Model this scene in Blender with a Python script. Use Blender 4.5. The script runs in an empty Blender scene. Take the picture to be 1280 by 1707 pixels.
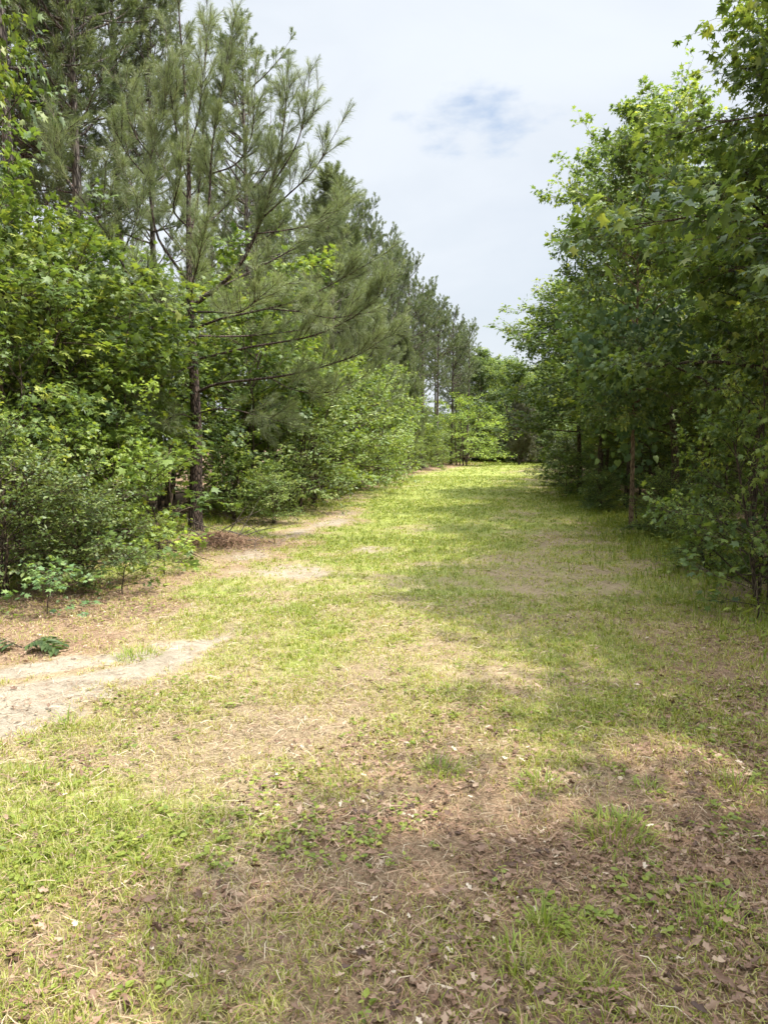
import bpy, math, random
import numpy as np
from mathutils import Vector

SC = bpy.context.scene
COL = SC.collection
R = math.radians
PITCH, FPX, EYE = R(5.1), 1265.0, 1.6

# ------------------------------------------------------------------ camera
cam_data = bpy.data.cameras.new("camera")
cam = bpy.data.objects.new("camera", cam_data)
COL.objects.link(cam)
cam.location = (0, 0, EYE)
cam.rotation_euler = (R(90) - PITCH, 0, 0)
cam_data.sensor_fit = 'VERTICAL'
cam_data.sensor_height = 24.0
cam_data.lens = 24.0 * FPX / 1707.0
cam_data.clip_start = 0.05
cam_data.clip_end = 3000
SC.camera = cam

# ------------------------------------------------------------------ sun, sky, exposure
SUN_EL, SUN_AZ = R(66), R(-6)          # azimuth measured from +X towards +Y
sun_vec = Vector((math.cos(SUN_EL) * math.cos(SUN_AZ), math.cos(SUN_EL) * math.sin(SUN_AZ), math.sin(SUN_EL)))
sl = bpy.data.lights.new("sun", 'SUN')
sl.energy = 3.8
sl.angle = R(0.8)
sl.color = (1.0, 0.94, 0.84)
so = bpy.data.objects.new("sun", sl)
so.rotation_euler = (-sun_vec).to_track_quat('-Z', 'Y').to_euler()
so.location = (30, 0, 40)
COL.objects.link(so)

world = bpy.data.worlds.new("World")
SC.world = world
world.use_nodes = True


def nt_clear(nt):
    nt.nodes.clear()
    return nt.nodes, nt.links


def build_world():
    N, L = nt_clear(world.node_tree)
    out = N.new('ShaderNodeOutputWorld')
    bg = N.new('ShaderNodeBackground')
    bg.inputs['Strength'].default_value = 0.1
    sky = N.new('ShaderNodeTexSky')
    sky.sky_type = 'NISHITA'
    sky.sun_disc = False
    sky.sun_elevation = SUN_EL
    sky.sun_rotation = R(90) - SUN_AZ
    sky.air_density = 1.2
    sky.dust_density = 2.0
    tc = N.new('ShaderNodeTexCoord')
    mp = N.new('ShaderNodeMapping')
    mp.inputs['Scale'].default_value = (1.0, 1.0, 2.4)
    mp.inputs['Location'].default_value = (0.35, 0.1, 0.2)
    L.new(tc.outputs['Generated'], mp.inputs['Vector'])
    # broad thin overcast
    n1 = N.new('ShaderNodeTexNoise')
    n1.inputs['Scale'].default_value = 2.2
    n1.inputs['Detail'].default_value = 6
    n1.inputs['Roughness'].default_value = 0.5
    n1.inputs['Distortion'].default_value = 0.4
    L.new(mp.outputs['Vector'], n1.inputs['Vector'])
    r1 = N.new('ShaderNodeMapRange')
    r1.inputs['From Min'].default_value = 0.28
    r1.inputs['From Max'].default_value = 0.60
    r1.inputs['To Min'].default_value = 0.80
    r1.inputs['To Max'].default_value = 0.97
    r1.interpolation_type = 'SMOOTHSTEP'
    L.new(n1.outputs['Fac'], r1.inputs['Value'])
    # one small opening in the cloud: distance from a fixed direction, broken by noise
    hole = N.new('ShaderNodeVectorMath')
    hole.operation = 'SUBTRACT'
    d = pix_dir(825, 185)
    hole.inputs[1].default_value = d
    L.new(tc.outputs['Generated'], hole.inputs[0])
    sc = N.new('ShaderNodeVectorMath')
    sc.operation = 'MULTIPLY'
    sc.inputs[1].default_value = (9.0, 13.0, 20.0)
    L.new(hole.outputs[0], sc.inputs[0])
    n2 = N.new('ShaderNodeTexNoise')
    n2.inputs['Scale'].default_value = 8.5
    n2.inputs['Detail'].default_value = 5
    n2.inputs['Roughness'].default_value = 0.55
    L.new(mp.outputs['Vector'], n2.inputs['Vector'])
    ln = N.new('ShaderNodeVectorMath')
    ln.operation = 'LENGTH'
    L.new(sc.outputs[0], ln.inputs[0])
    ad = N.new('ShaderNodeMath')
    ad.operation = 'MULTIPLY_ADD'
    L.new(n2.outputs['Fac'], ad.inputs[0])
    ad.inputs[1].default_value = 2.2
    L.new(ln.outputs['Value'], ad.inputs[2])
    r2 = N.new('ShaderNodeMapRange')
    r2.interpolation_type = 'SMOOTHSTEP'
    r2.inputs['From Min'].default_value = 1.2
    r2.inputs['From Max'].default_value = 2.0
    r2.inputs['To Min'].default_value = 0.0
    r2.inputs['To Max'].default_value = 1.0
    L.new(ad.outputs[0], r2.inputs['Value'])
    mul = N.new('ShaderNodeMath')
    mul.operation = 'MULTIPLY'
    L.new(r1.outputs['Result'], mul.inputs[0])
    L.new(r2.outputs['Result'], mul.inputs[1])
    mix = N.new('ShaderNodeMix')
    mix.data_type = 'RGBA'
    L.new(mul.outputs[0], mix.inputs['Factor'])
    L.new(sky.outputs['Color'], mix.inputs[6])
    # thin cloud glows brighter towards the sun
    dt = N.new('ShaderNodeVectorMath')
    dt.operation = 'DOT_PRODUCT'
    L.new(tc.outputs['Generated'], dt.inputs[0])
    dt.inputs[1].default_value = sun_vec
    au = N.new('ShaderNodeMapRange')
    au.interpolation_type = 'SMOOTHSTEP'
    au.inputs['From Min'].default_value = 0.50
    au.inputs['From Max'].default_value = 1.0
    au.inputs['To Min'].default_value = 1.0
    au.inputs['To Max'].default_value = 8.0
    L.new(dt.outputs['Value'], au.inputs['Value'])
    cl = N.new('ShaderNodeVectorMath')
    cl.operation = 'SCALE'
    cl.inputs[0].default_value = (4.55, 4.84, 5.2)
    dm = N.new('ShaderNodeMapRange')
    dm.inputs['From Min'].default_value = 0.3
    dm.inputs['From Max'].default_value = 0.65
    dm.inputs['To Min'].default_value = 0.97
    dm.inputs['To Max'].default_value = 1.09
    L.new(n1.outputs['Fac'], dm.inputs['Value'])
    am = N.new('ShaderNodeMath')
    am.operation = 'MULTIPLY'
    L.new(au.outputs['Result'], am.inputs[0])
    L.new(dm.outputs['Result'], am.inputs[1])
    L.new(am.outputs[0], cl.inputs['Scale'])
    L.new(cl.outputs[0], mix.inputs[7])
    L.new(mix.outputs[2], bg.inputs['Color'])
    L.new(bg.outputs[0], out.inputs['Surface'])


def pix_dir(u, v):
    x, y = (u - 640) / FPX, (853.5 - v) / FPX
    d = Vector((x, math.cos(PITCH) + y * math.sin(PITCH), -math.sin(PITCH) + y * math.cos(PITCH)))
    return d.normalized()


build_world()
SC.view_settings.view_transform = 'Standard'
SC.view_settings.look = 'None'
SC.view_settings.exposure = 0.88
SC.view_settings.gamma = 1.0
SC.view_settings.use_curve_mapping = False
SC.cycles.max_bounces = 8
SC.cycles.diffuse_bounces = 4
SC.cycles.glossy_bounces = 2
SC.cycles.transmission_bounces = 5
SC.cycles.transparent_max_bounces = 4
SC.cycles.caustics_reflective = False
SC.cycles.caustics_refractive = False


# ------------------------------------------------------------------ the place: where its edges run
def ground_px(u, v):
    """point of the flat ground seen at a place in the photograph"""
    d = pix_dir(u, v)
    t = EYE / -d.z
    return (d.x * t, d.y * t)


def at_px(u, v, y):
    d = pix_dir(u, v)
    t = y / d.y
    return np.array((d.x * t, y, EYE + d.z * t))


LY = [-20, 4, 7, 10, 14.5, 20, 25, 32, 40, 50, 58, 66, 80]
LX = [-6, -4.6, -4.2, -4.0, -3.4, -2.1, -1.0, 0.1, 1.4, 4.0, 6.6, 9.5, 18]
RY = [-20, 3, 7, 10, 14.5, 22, 33, 45, 55, 65, 80]
RX = [3.0, 3.6, 3.7, 4.0, 4.7, 5.9, 7.9, 10.3, 12.8, 16.0, 24]


def left_edge(y):
    return np.interp(y, LY, LX)


def right_edge(y):
    return np.interp(y, RY, RX)


def vnoise(x, y, s, seed=0):
    """smooth value noise in 0..1"""
    x = np.asarray(x, float) / s + seed * 17.31
    y = np.asarray(y, float) / s + seed * 9.77
    xi, yi = np.floor(x).astype(np.int64), np.floor(y).astype(np.int64)
    fx, fy = x - xi, y - yi
    fx, fy = fx * fx * (3 - 2 * fx), fy * fy * (3 - 2 * fy)

    def h(a, b):
        n = (a * 374761393 + b * 668265263 + seed * 974711) & 0x7fffffff
        n = ((n ^ (n >> 13)) * 1274126177) & 0x7fffffff
        return ((n ^ (n >> 16)) & 0xffff) / 65535.0
    return (h(xi, yi) * (1 - fx) + h(xi + 1, yi) * fx) * (1 - fy) + (h(xi, yi + 1) * (1 - fx) + h(xi + 1, yi + 1) * fx) * fy


def fbm(x, y, s, seed=0, o=4):
    t, a, tot = 0, 1.0, 0
    for k in range(o):
        t = t + a * vnoise(x, y, s / 2 ** k, seed + k)
        tot += a
        a *= 0.55
    return t / tot


def height(x, y):
    x, y = np.asarray(x, float), np.asarray(y, float)
    near = np.exp(-np.maximum(y, 0) / 30)
    h = (fbm(x, y, 3.0, 3) - 0.5) * 0.10 + (fbm(x, y, 0.5, 5, 3) - 0.5) * 0.035 * near
    lw = np.clip((left_edge(y) - x) / 6, 0, 1)
    rw = np.clip((x - right_edge(y)) / 8, 0, 1)
    return h + 0.25 * lw - 0.10 * rw


def poly_sd(x, y, poly):
    """signed distance, positive inside"""
    x, y = np.asarray(x, float), np.asarray(y, float)
    inside = np.zeros(x.shape, bool)
    best = np.full(x.shape, 1e9)
    n = len(poly)
    for i in range(n):
        (ax, ay), (bx, by) = poly[i], poly[(i + 1) % n]
        c = ((ay > y) != (by > y)) & (x < (bx - ax) * (y - ay) / (by - ay + 1e-12) + ax)
        inside ^= c
        ex, ey = bx - ax, by - ay
        t = np.clip(((x - ax) * ex + (y - ay) * ey) / (ex * ex + ey * ey + 1e-12), 0, 1)
        best = np.minimum(best, np.hypot(x - ax - ex * t, y - ay - ey * t))
    return np.where(inside, best, -best)


def gp(pts):
    return [ground_px(u, v) for u, v in pts]


SAND_TRACK = gp([(-260, 1420), (-260, 1130), (0, 1112), (120, 1100), (240, 1082), (330, 1064), (405, 1045), (395, 1066),
                 (330, 1102), (250, 1145), (170, 1190), (70, 1240), (-20, 1262)])
SAND_MID = gp([(385, 952), (430, 940), (520, 936), (580, 958), (520, 972), (440, 968)])
SAND_EDGE = gp([(360, 935), (430, 905), (480, 885), (560, 858), (592, 848), (592, 868), (530, 890), (470, 912), (420, 938)])
SAND_SPOT = gp([(578, 914), (620, 908), (660, 914), (625, 924), (590, 922)])


LITTER_STRIP = gp([(290, 975), (350, 915), (480, 878), (590, 842), (604, 866), (530, 900), (470, 935), (400, 960)])
LITTER_LEFT = gp([(-200, 1140), (-200, 960), (200, 960), (335, 945), (310, 1005), (250, 1058), (120, 1100), (0, 1114)])


def zones(x, y):
    """what covers the ground: bare sand, green, brown litter (0..1 each)"""
    x, y = np.asarray(x, float), np.asarray(y, float)
    wob = (fbm(x, y, 0.7, 11) - 0.5)
    wob2 = (fbm(x, y, 0.22, 19, 3) - 0.5)
    sd = poly_sd(x, y, SAND_TRACK) + wob * 0.6 + wob2 * 0.35 + (fbm(x, y, 0.09, 29, 2) - 0.5) * 0.28
    sand = np.clip(sd / 0.34 + 0.30, 0, 1)
    # needle litter washed into streaks along the wheel track
    ta = math.radians(35)
    al, ac = x * math.cos(ta) + y * math.sin(ta), -x * math.sin(ta) + y * math.cos(ta)
    stk = fbm(al * 0.16, ac, 0.34, 37, 3)
    sand = sand * (1 - 0.75 * np.clip((stk - 0.50) * 6, 0, 1))
    for P, k in ((SAND_MID, 0.62), (SAND_EDGE, 0.62), (SAND_SPOT, 0.6)):
        s2 = poly_sd(x, y, P) + wob * 1.0 + wob2 * 0.3
        sand = np.maximum(sand, k * np.clip(s2 / 0.6 + 0.4, 0, 1))
    le, re = left_edge(y), right_edge(y)
    lit_l = np.clip((le - x + 0.5 + wob * 1.6) / 1.0, 0, 1)
    lit_l = np.maximum(lit_l, 0.85 * np.clip((poly_sd(x, y, LITTER_LEFT) + wob * 1.2) / 0.5 + 0.4, 0, 1))
    lit_l = np.maximum(lit_l, 0.7 * np.clip((poly_sd(x, y, LITTER_STRIP) + wob * 1.4 + wob2 * 0.6) / 0.6 + 0.45, 0, 1))
    lit_r = np.clip((x - re + 0.3 + wob * 2.0) / 1.2, 0, 1)
    sh = fbm(x, y, 1.6, 23)
    # brown leaf litter towards the right front
    lr = np.clip((x + 0.35 * (4.2 - y) + 0.2 + (sh - 0.5) * 3.0) / 1.6, 0, 1) * np.clip((8.5 - y) / 3, 0, 1)
    patch = np.clip((fbm(x, y, 1.9, 31) - 0.56) * 7, 0, 1) * np.clip((16 - y) / 6, 0, 1) * np.clip((x - le - 1.5) / 2, 0, 1)
    litter = np.clip(np.maximum(np.maximum(lit_l, lit_r), np.maximum(0.92 * lr, 0.62 * patch)), 0, 1)
    g = 0.50 + (fbm(x, y, 1.3, 41) - 0.5) * 1.5 + (fbm(x, y, 0.35, 47, 3) - 0.5) * 0.9
    far = np.clip((y - 6) / 8, 0, 1)
    s = (x - le) / (re - le)
    g = g + 0.55 * far * np.exp(-((s - 0.42) / 0.24) ** 2) + 0.14 * far
    nl = np.clip((-0.2 - x) / 1.2, 0, 1) * np.clip((4.2 - y) / 1.2, 0, 1)
    g = g + 0.12 * nl - 0.10 * (1 - nl) * np.clip((5 - y) / 2, 0, 1)
    g = np.clip(g, 0, 1) * (1 - 0.93 * sand) * (1 - 0.75 * np.maximum(lit_l, 0.0)) * (1 - 0.5 * lit_r) * (1 - 0.16 * lr)
    return sand, g, litter * (1 - sand)


# ------------------------------------------------------------------ mesh helpers
RNG = np.random.default_rng(7)


def mesh_np(name, verts, faces, attrs=None, smooth=False):
    """verts (n,3); faces (m,k) all of one size, or a list of such arrays"""
    me = bpy.data.meshes.new(name)
    if not isinstance(faces, list):
        faces = [faces]
    faces = [f for f in faces if len(f)]
    verts = np.ascontiguousarray(verts, np.float32)
    me.vertices.add(len(verts))
    me.vertices.foreach_set('co', verts.ravel())
    nl = sum(f.size for f in faces)
    nf = sum(len(f) for f in faces)
    me.loops.add(nl)
    me.polygons.add(nf)
    me.loops.foreach_set('vertex_index', np.concatenate([f.ravel() for f in faces]).astype(np.int32))
    tot = np.concatenate([np.full(len(f), f.shape[1], np.int32) for f in faces])
    st = np.concatenate([[0], np.cumsum(tot)[:-1]]).astype(np.int32)
    me.polygons.foreach_set('loop_start', st)
    me.update(calc_edges=True)
    if smooth:
        me.polygons.foreach_set('use_smooth', np.ones(nf, bool))
    for k, a in (attrs or {}).items():
        a = np.ascontiguousarray(a, np.float32)
        if a.ndim == 2:
            at = me.attributes.new(k, 'FLOAT_COLOR', 'POINT')
            at.data.foreach_set('color', a.ravel())
        else:
            at = me.attributes.new(k, 'FLOAT', 'POINT')
            at.data.foreach_set('value', a)
    return me


class Tubes:
    """collects tapering limbs and sticks into one mesh"""

    def __init__(self):
        self.v, self.f, self.n = [], [], 0

    def tube(self, pts, rad, k=8, flare=0):
        pts = np.asarray(pts, float)
        m = len(pts)
        tan = np.gradient(pts, axis=0)
        tan /= np.linalg.norm(tan, axis=1)[:, None] + 1e-9
        ref = np.array((0.31, 0.95, 0.05)) if abs(tan[0][2]) > 0.6 else np.array((0, 0, 1.0))
        a = np.cross(tan, ref)
        a /= np.linalg.norm(a, axis=1)[:, None] + 1e-9
        b = np.cross(tan, a)
        th = np.arange(k) * 2 * math.pi / k
        rad = np.asarray(rad, float)
        ring = (np.cos(th)[None, :, None] * a[:, None, :] + np.sin(th)[None, :, None] * b[:, None, :]) * rad[:, None, None]
        if flare:
            w = 1 + flare * np.exp(-np.arange(m) / 1.2)[:, None] * (0.6 + 0.4 * np.cos(th * 4 + 1))[None, :]
            ring = ring * w[:, :, None]
        v = (pts[:, None, :] + ring).reshape(-1, 3)
        i = np.arange(m - 1)[:, None] * k
        j = np.arange(k)[None, :]
        q = np.stack([i + j, i + (j + 1) % k, i + k + (j + 1) % k, i + k + j], -1).reshape(-1, 4)
        self.v.append(v)
        self.f.append(q + self.n)
        self.n += len(v)

    def sticks(self, p0, p1, r0, r1):
        p0, p1 = np.asarray(p0, float), np.asarray(p1, float)
        n = len(p0)
        if not n:
            return
        d = p1 - p0
        d /= np.linalg.norm(d, axis=1)[:, None] + 1e-9
        a = np.cross(d, np.array((0.3, 0.5, 0.81)))
        a /= np.linalg.norm(a, axis=1)[:, None] + 1e-9
        b = np.cross(d, a)
        r0 = np.broadcast_to(np.asarray(r0, float), n)
        r1 = np.broadcast_to(np.asarray(r1, float), n)
        vs = []
        for p, r in ((p0, r0), (p1, r1)):
            for k in range(3):
                t = k * 2 * math.pi / 3
                vs.append(p + (a * math.cos(t) + b * math.sin(t)) * r[:, None])
        v = np.stack(vs, 1).reshape(-1, 3)
        o = np.arange(n)[:, None] * 6 + self.n
        q = np.concatenate([o + np.array([[k, (k + 1) % 3, 3 + (k + 1) % 3, 3 + k]]) for k in range(3)])
        self.v.append(v)
        self.f.append(q)
        self.n += len(v)

    def mesh(self, name):
        return mesh_np(name, np.concatenate(self.v), np.concatenate(self.f), smooth=True)


def unit(v):
    return v / (np.linalg.norm(v, axis=-1, keepdims=True) + 1e-9)


def leaf_star(rng):
    """five-pointed lobed leaf; stalk end at the origin, tip along +Y"""
    tips = [(-118, 0.78), (-58, 0.98), (0, 1.12), (58, 0.98), (118, 0.78)]
    c = np.array((0, 0.42, 0))
    out = [(0, 0.1, 0)]
    for i, (a, r) in enumerate(tips[::1]):
        t = R(a)
        out.append((math.sin(t) * r * 0.62, 0.42 + math.cos(t) * r * 0.62, -0.09))
        if i < 4:
            t2 = R((a + tips[i + 1][0]) / 2)
            out.append((math.sin(t2) * 0.27, 0.42 + math.cos(t2) * 0.27, 0.0))
    v = np.array([tuple(c + np.array((0, 0, 0.03)))] + out)
    n = len(out)
    f = np.array([(0, 1 + i, 1 + (i + 1) % n) for i in range(n)])
    return v, f[:, ::-1]


def leaf_oval(rng=None, w=0.30, point=1.0):
    v = np.array([(0, 0, 0), (-w, 0.32, 0.05), (-w * 0.8, 0.68, 0.02), (0, 1.0 * point, -0.08), (w * 0.8, 0.68, 0.02), (w, 0.32, 0.05), (0, 0.48, -0.03)])
    f = np.array([(6, i, (i + 1) % 6) for i in range(6)])
    return v, f[:, ::-1]


def leaf_heart(rng=None):
    v = np.array([(0, 0.12, 0), (-0.28, -0.04, -0.02), (-0.5, 0.28, -0.06), (-0.30, 0.66, -0.03), (0, 1.0, -0.1), (0.30, 0.66, -0.03), (0.5, 0.28, -0.06), (0.28, -0.04, -0.02), (0, 0.42, 0.05)])
    f = np.array([(8, i, (i + 1) % 8) for i in range(8)])
    return v, f[:, ::-1]


def place_leaves(tmpl, pos, tip, nrm, size, rng, rnd=None):
    """copies of a leaf shape; tip = direction it points, nrm = rough face normal"""
    tv, tf = tmpl
    n = len(pos)
    y = unit(tip)
    z = unit(nrm - (nrm * y).sum(1)[:, None] * y)
    x = np.cross(y, z)
    M = np.stack([x, y, z], 1) * np.asarray(size)[:, None, None]
    wv = tv[None, :, :] * (1 + 0.12 * rng.standard_normal((n, 1, 3)))
    v = np.einsum('nkj,njc->nkc', wv, M) + pos[:, None, :]
    f = tf[None] + (np.arange(n) * len(tv))[:, None, None]
    if rnd is None:
        rnd = rng.random(n)
    return v.reshape(-1, 3), f.reshape(-1, tf.shape[1]), np.repeat(rnd, len(tv))


def curve_pts(p, n):
    """smooth curve through control points"""
    p = np.asarray(p, float)
    q = np.vstack([2 * p[0] - p[1], p, 2 * p[-1] - p[-2]])
    res = []
    m = len(p) - 1
    for t in np.linspace(0, m, n):
        i = min(int(t), m - 1)
        u = t - i
        a, b, c, d = q[i], q[i + 1], q[i + 2], q[i + 3]
        res.append(0.5 * ((2 * b) + (c - a) * u + (2 * a - 5 * b + 4 * c - d) * u * u + (3 * b - a - 3 * c + d) * u ** 3))
    return np.array(res)


# ------------------------------------------------------------------ growing hardwoods
def grow_hardwood(seed, H, base, spread, nlimb, ntwig, nspur, nleaf, leaf, size, trunk_r, low_flat=0.2, profile='egg', wig=0.25, multi=1):
    rng = np.random.default_rng(seed)
    T = Tubes()
    LP, LT, LN, LS, LR = [], [], [], [], []
    for stem in range(multi):
        n = 14
        z = np.linspace(-0.15, H * (1 if stem == 0 else rng.uniform(0.6, 0.95)), n)
        lean = rng.normal(0, 0.05, 2) * H * (1 if multi == 1 else 2.6)
        ph = rng.uniform(0, 6, 4)
        s = np.clip(z / H, 0, 1)
        tx = lean[0] * s ** 1.3 + wig * np.sin(s * 5 + ph[0]) * s * 0.5 + 0.06 * wig * np.sin(s * 17 + ph[1])
        ty = lean[1] * s ** 1.3 + wig * np.sin(s * 4 + ph[2]) * s * 0.5 + 0.06 * wig * np.sin(s * 15 + ph[3])
        off = rng.normal(0, 0.12, 2) if multi > 1 else np.zeros(2)
        tp = np.stack([tx + off[0], ty + off[1], z], 1)
        tr = trunk_r * (1 - 0.93 * s ** 0.9) + 0.004
        T.tube(tp, tr, 8, flare=0.35)
        ztop = z[-1]
        nl = max(4, nlimb // multi)
        for i in range(nl):
            q = (i + rng.random()) / nl
            zz = base + (ztop * 0.99 - base) * q ** 0.95
            if profile == 'egg':
                pr = math.sin(math.pi * (0.16 + 0.80 * q) ** 0.8) ** 0.75
            elif profile == 'cone':
                pr = (1 - q) ** 0.7 + 0.12
            else:
                pr = 0.55 + 0.45 * math.sin(math.pi * q)
            ln = spread * pr * rng.uniform(0.7, 1.2)
            az = i * 2.39996 + rng.normal(0, 0.4) + stem
            e0 = R(low_flat * 100 * 0.2 + 45 * q + rng.normal(8, 10))
            p0 = np.array([np.interp(zz, z, tp[:, k]) for k in range(3)])
            m = 7
            pts = [p0]
            e = e0
            a = az
            for k in range(1, m):
                e += rng.normal(-0.05, 0.10)
                a += rng.normal(0, 0.12)
                pts.append(pts[-1] + ln / (m - 1) * np.array((math.cos(a) * math.cos(e), math.sin(a) * math.cos(e), math.sin(e))))
            pts = np.array(pts)
            r0 = min(np.interp(zz, z, tr) * 0.55, 0.006 + 0.012 * ln)
            T.tube(pts, np.linspace(r0, 0.004, m), 5)
            # twigs
            nt = max(3, int(ntwig * (0.5 + 0.5 * ln / spread)))
            ts = np.sort(rng.uniform(0.18, 1.0, nt))
            ts[-1] = 1.0
            idx = ts * (m - 1)
            tw0 = np.stack([np.interp(idx, np.arange(m), pts[:, k]) for k in range(3)], 1)
            ddir = unit(np.gradient(pts, axis=0))
            dd = np.stack([np.interp(idx, np.arange(m), ddir[:, k]) for k in range(3)], 1)
            side = unit(np.cross(dd, np.array((0, 0, 1.0))))
            sg = np.where(np.arange(nt) % 2 == 0, 1, -1)[:, None] * rng.uniform(0.3, 1.3, (nt, 1))
            sg[-1] = 0
            tl = (ln * 0.42 * (1.1 - 0.6 * ts) * rng.uniform(0.6, 1.3, nt) + 0.12)[:, None]
            td = unit(dd + side * sg + rng.normal(0, 0.22, (nt, 3)) + np.array((0, 0, 0.08)))
            tw1 = tw0 + td * tl
            T.sticks(tw0, tw1, 0.006 * np.ones(nt), 0.002)
            # spurs along each twig
            ns = nspur
            u = rng.uniform(0.15, 1.0, (nt, ns))
            u[:, -1] = 1.0
            sp0 = tw0[:, None] + (tw1 - tw0)[:, None] * u[..., None]
            sd = unit(td[:, None] * 0.8 + rng.normal(0, 0.62, (nt, ns, 3)) * np.array((1, 1, 0.6)))
            slen = rng.uniform(0.10, 0.28, (nt, ns, 1)) * (0.6 + size * 4)
            sp1 = sp0 + sd * slen
            T.sticks(sp0.reshape(-1, 3), sp1.reshape(-1, 3), 0.003, 0.0012)
            k = nleaf
            w = rng.uniform(0.1, 1.0, (nt, ns, k))
            lp = sp0[:, :, None] + (sp1 - sp0)[:, :, None] * w[..., None]
            rr = rng.normal(0, 1, (nt, ns, k, 3)) * np.array((1, 1, 0.45))
            lt = unit(sd[:, :, None] * 0.7 + rr * 0.8 + np.array((0, 0, -0.25)))
            lp = lp + lt * size * 0.45
            outw = np.array((math.cos(az), math.sin(az), 0.0))
            lnrm = np.array((0, 0, 1.0)) + outw * 0.35 + rng.normal(0, 0.42, (nt, ns, k, 3))
            LP.append(lp.reshape(-1, 3))
            LT.append(lt.reshape(-1, 3))
            LN.append(lnrm.reshape(-1, 3))
            cnt = nt * ns * k
            LS.append(size * rng.uniform(0.55, 1.2, cnt))
            # per-leaf tone: a spray shares its tone, young tips are paler
            tone = np.repeat(rng.normal(0.45, 0.16, nt), ns * k) + rng.normal(0, 0.14, cnt) + 0.18 * (w.reshape(-1) > 0.85)
            LR.append(np.clip(tone, 0, 1))
    P = np.concatenate(LP)
    keep = P[:, 2] > 0.06
    v, f, a = place_leaves(leaf, P[keep], np.concatenate(LT)[keep], np.concatenate(LN)[keep], np.concatenate(LS)[keep], rng, np.concatenate(LR)[keep])
    return T.mesh("wood"), mesh_np("leaves", v, f, {'rnd': a})


# ------------------------------------------------------------------ growing pines
def needles(p0, p1, k, length, width, rng, spread=(22, 62), start=0.25, droop=0.06):
    """needles round shoots p0->p1"""
    n = len(p0)
    d = unit(p1 - p0)
    a = unit(np.cross(d, np.array((0.37, 0.21, 0.9))))
    b = np.cross(d, a)
    t = rng.uniform(start, 1.0, (n, k)) ** 0.8
    th = rng.uniform(0, 2 * math.pi, (n, k))
    an = np.radians(rng.uniform(spread[0], spread[1], (n, k)))
    an = an * (1.15 - 0.55 * t)
    nd = d[:, None] * np.cos(an)[..., None] + (a[:, None] * np.cos(th)[..., None] + b[:, None] * np.sin(th)[..., None]) * np.sin(an)[..., None]
    base = p0[:, None] + (p1 - p0)[:, None] * t[..., None]
    L = (length * rng.uniform(0.65, 1.1, (n, k)) * (1.05 - 0.62 * t ** 2.5))[..., None]
    base, nd, L = base.reshape(-1, 3), nd.reshape(-1, 3), L.reshape(-1, 1)
    m = len(base)
    w = unit(np.cross(nd, rng.normal(0, 1, (m, 3)))) * width * 0.5
    mid = base + nd * L * 0.55
    tip = base + nd * L + np.array((0, 0, -1.0)) * L * droop * 3
    v = np.stack([base - w * 0.6, base + w * 0.6, mid + w, mid - w, tip], 1).reshape(-1, 3)
    o = (np.arange(m) * 5)[:, None]
    q = o + np.array([[0, 1, 2, 3]])
    tr = o + np.array([[3, 2, 4]])
    rnd = np.repeat(np.clip(rng.normal(0.5, 0.16, n), 0, 1), k) + rng.normal(0, 0.12, m)
    return v, q, tr, np.repeat(np.clip(rnd, 0, 1), 5)


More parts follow.
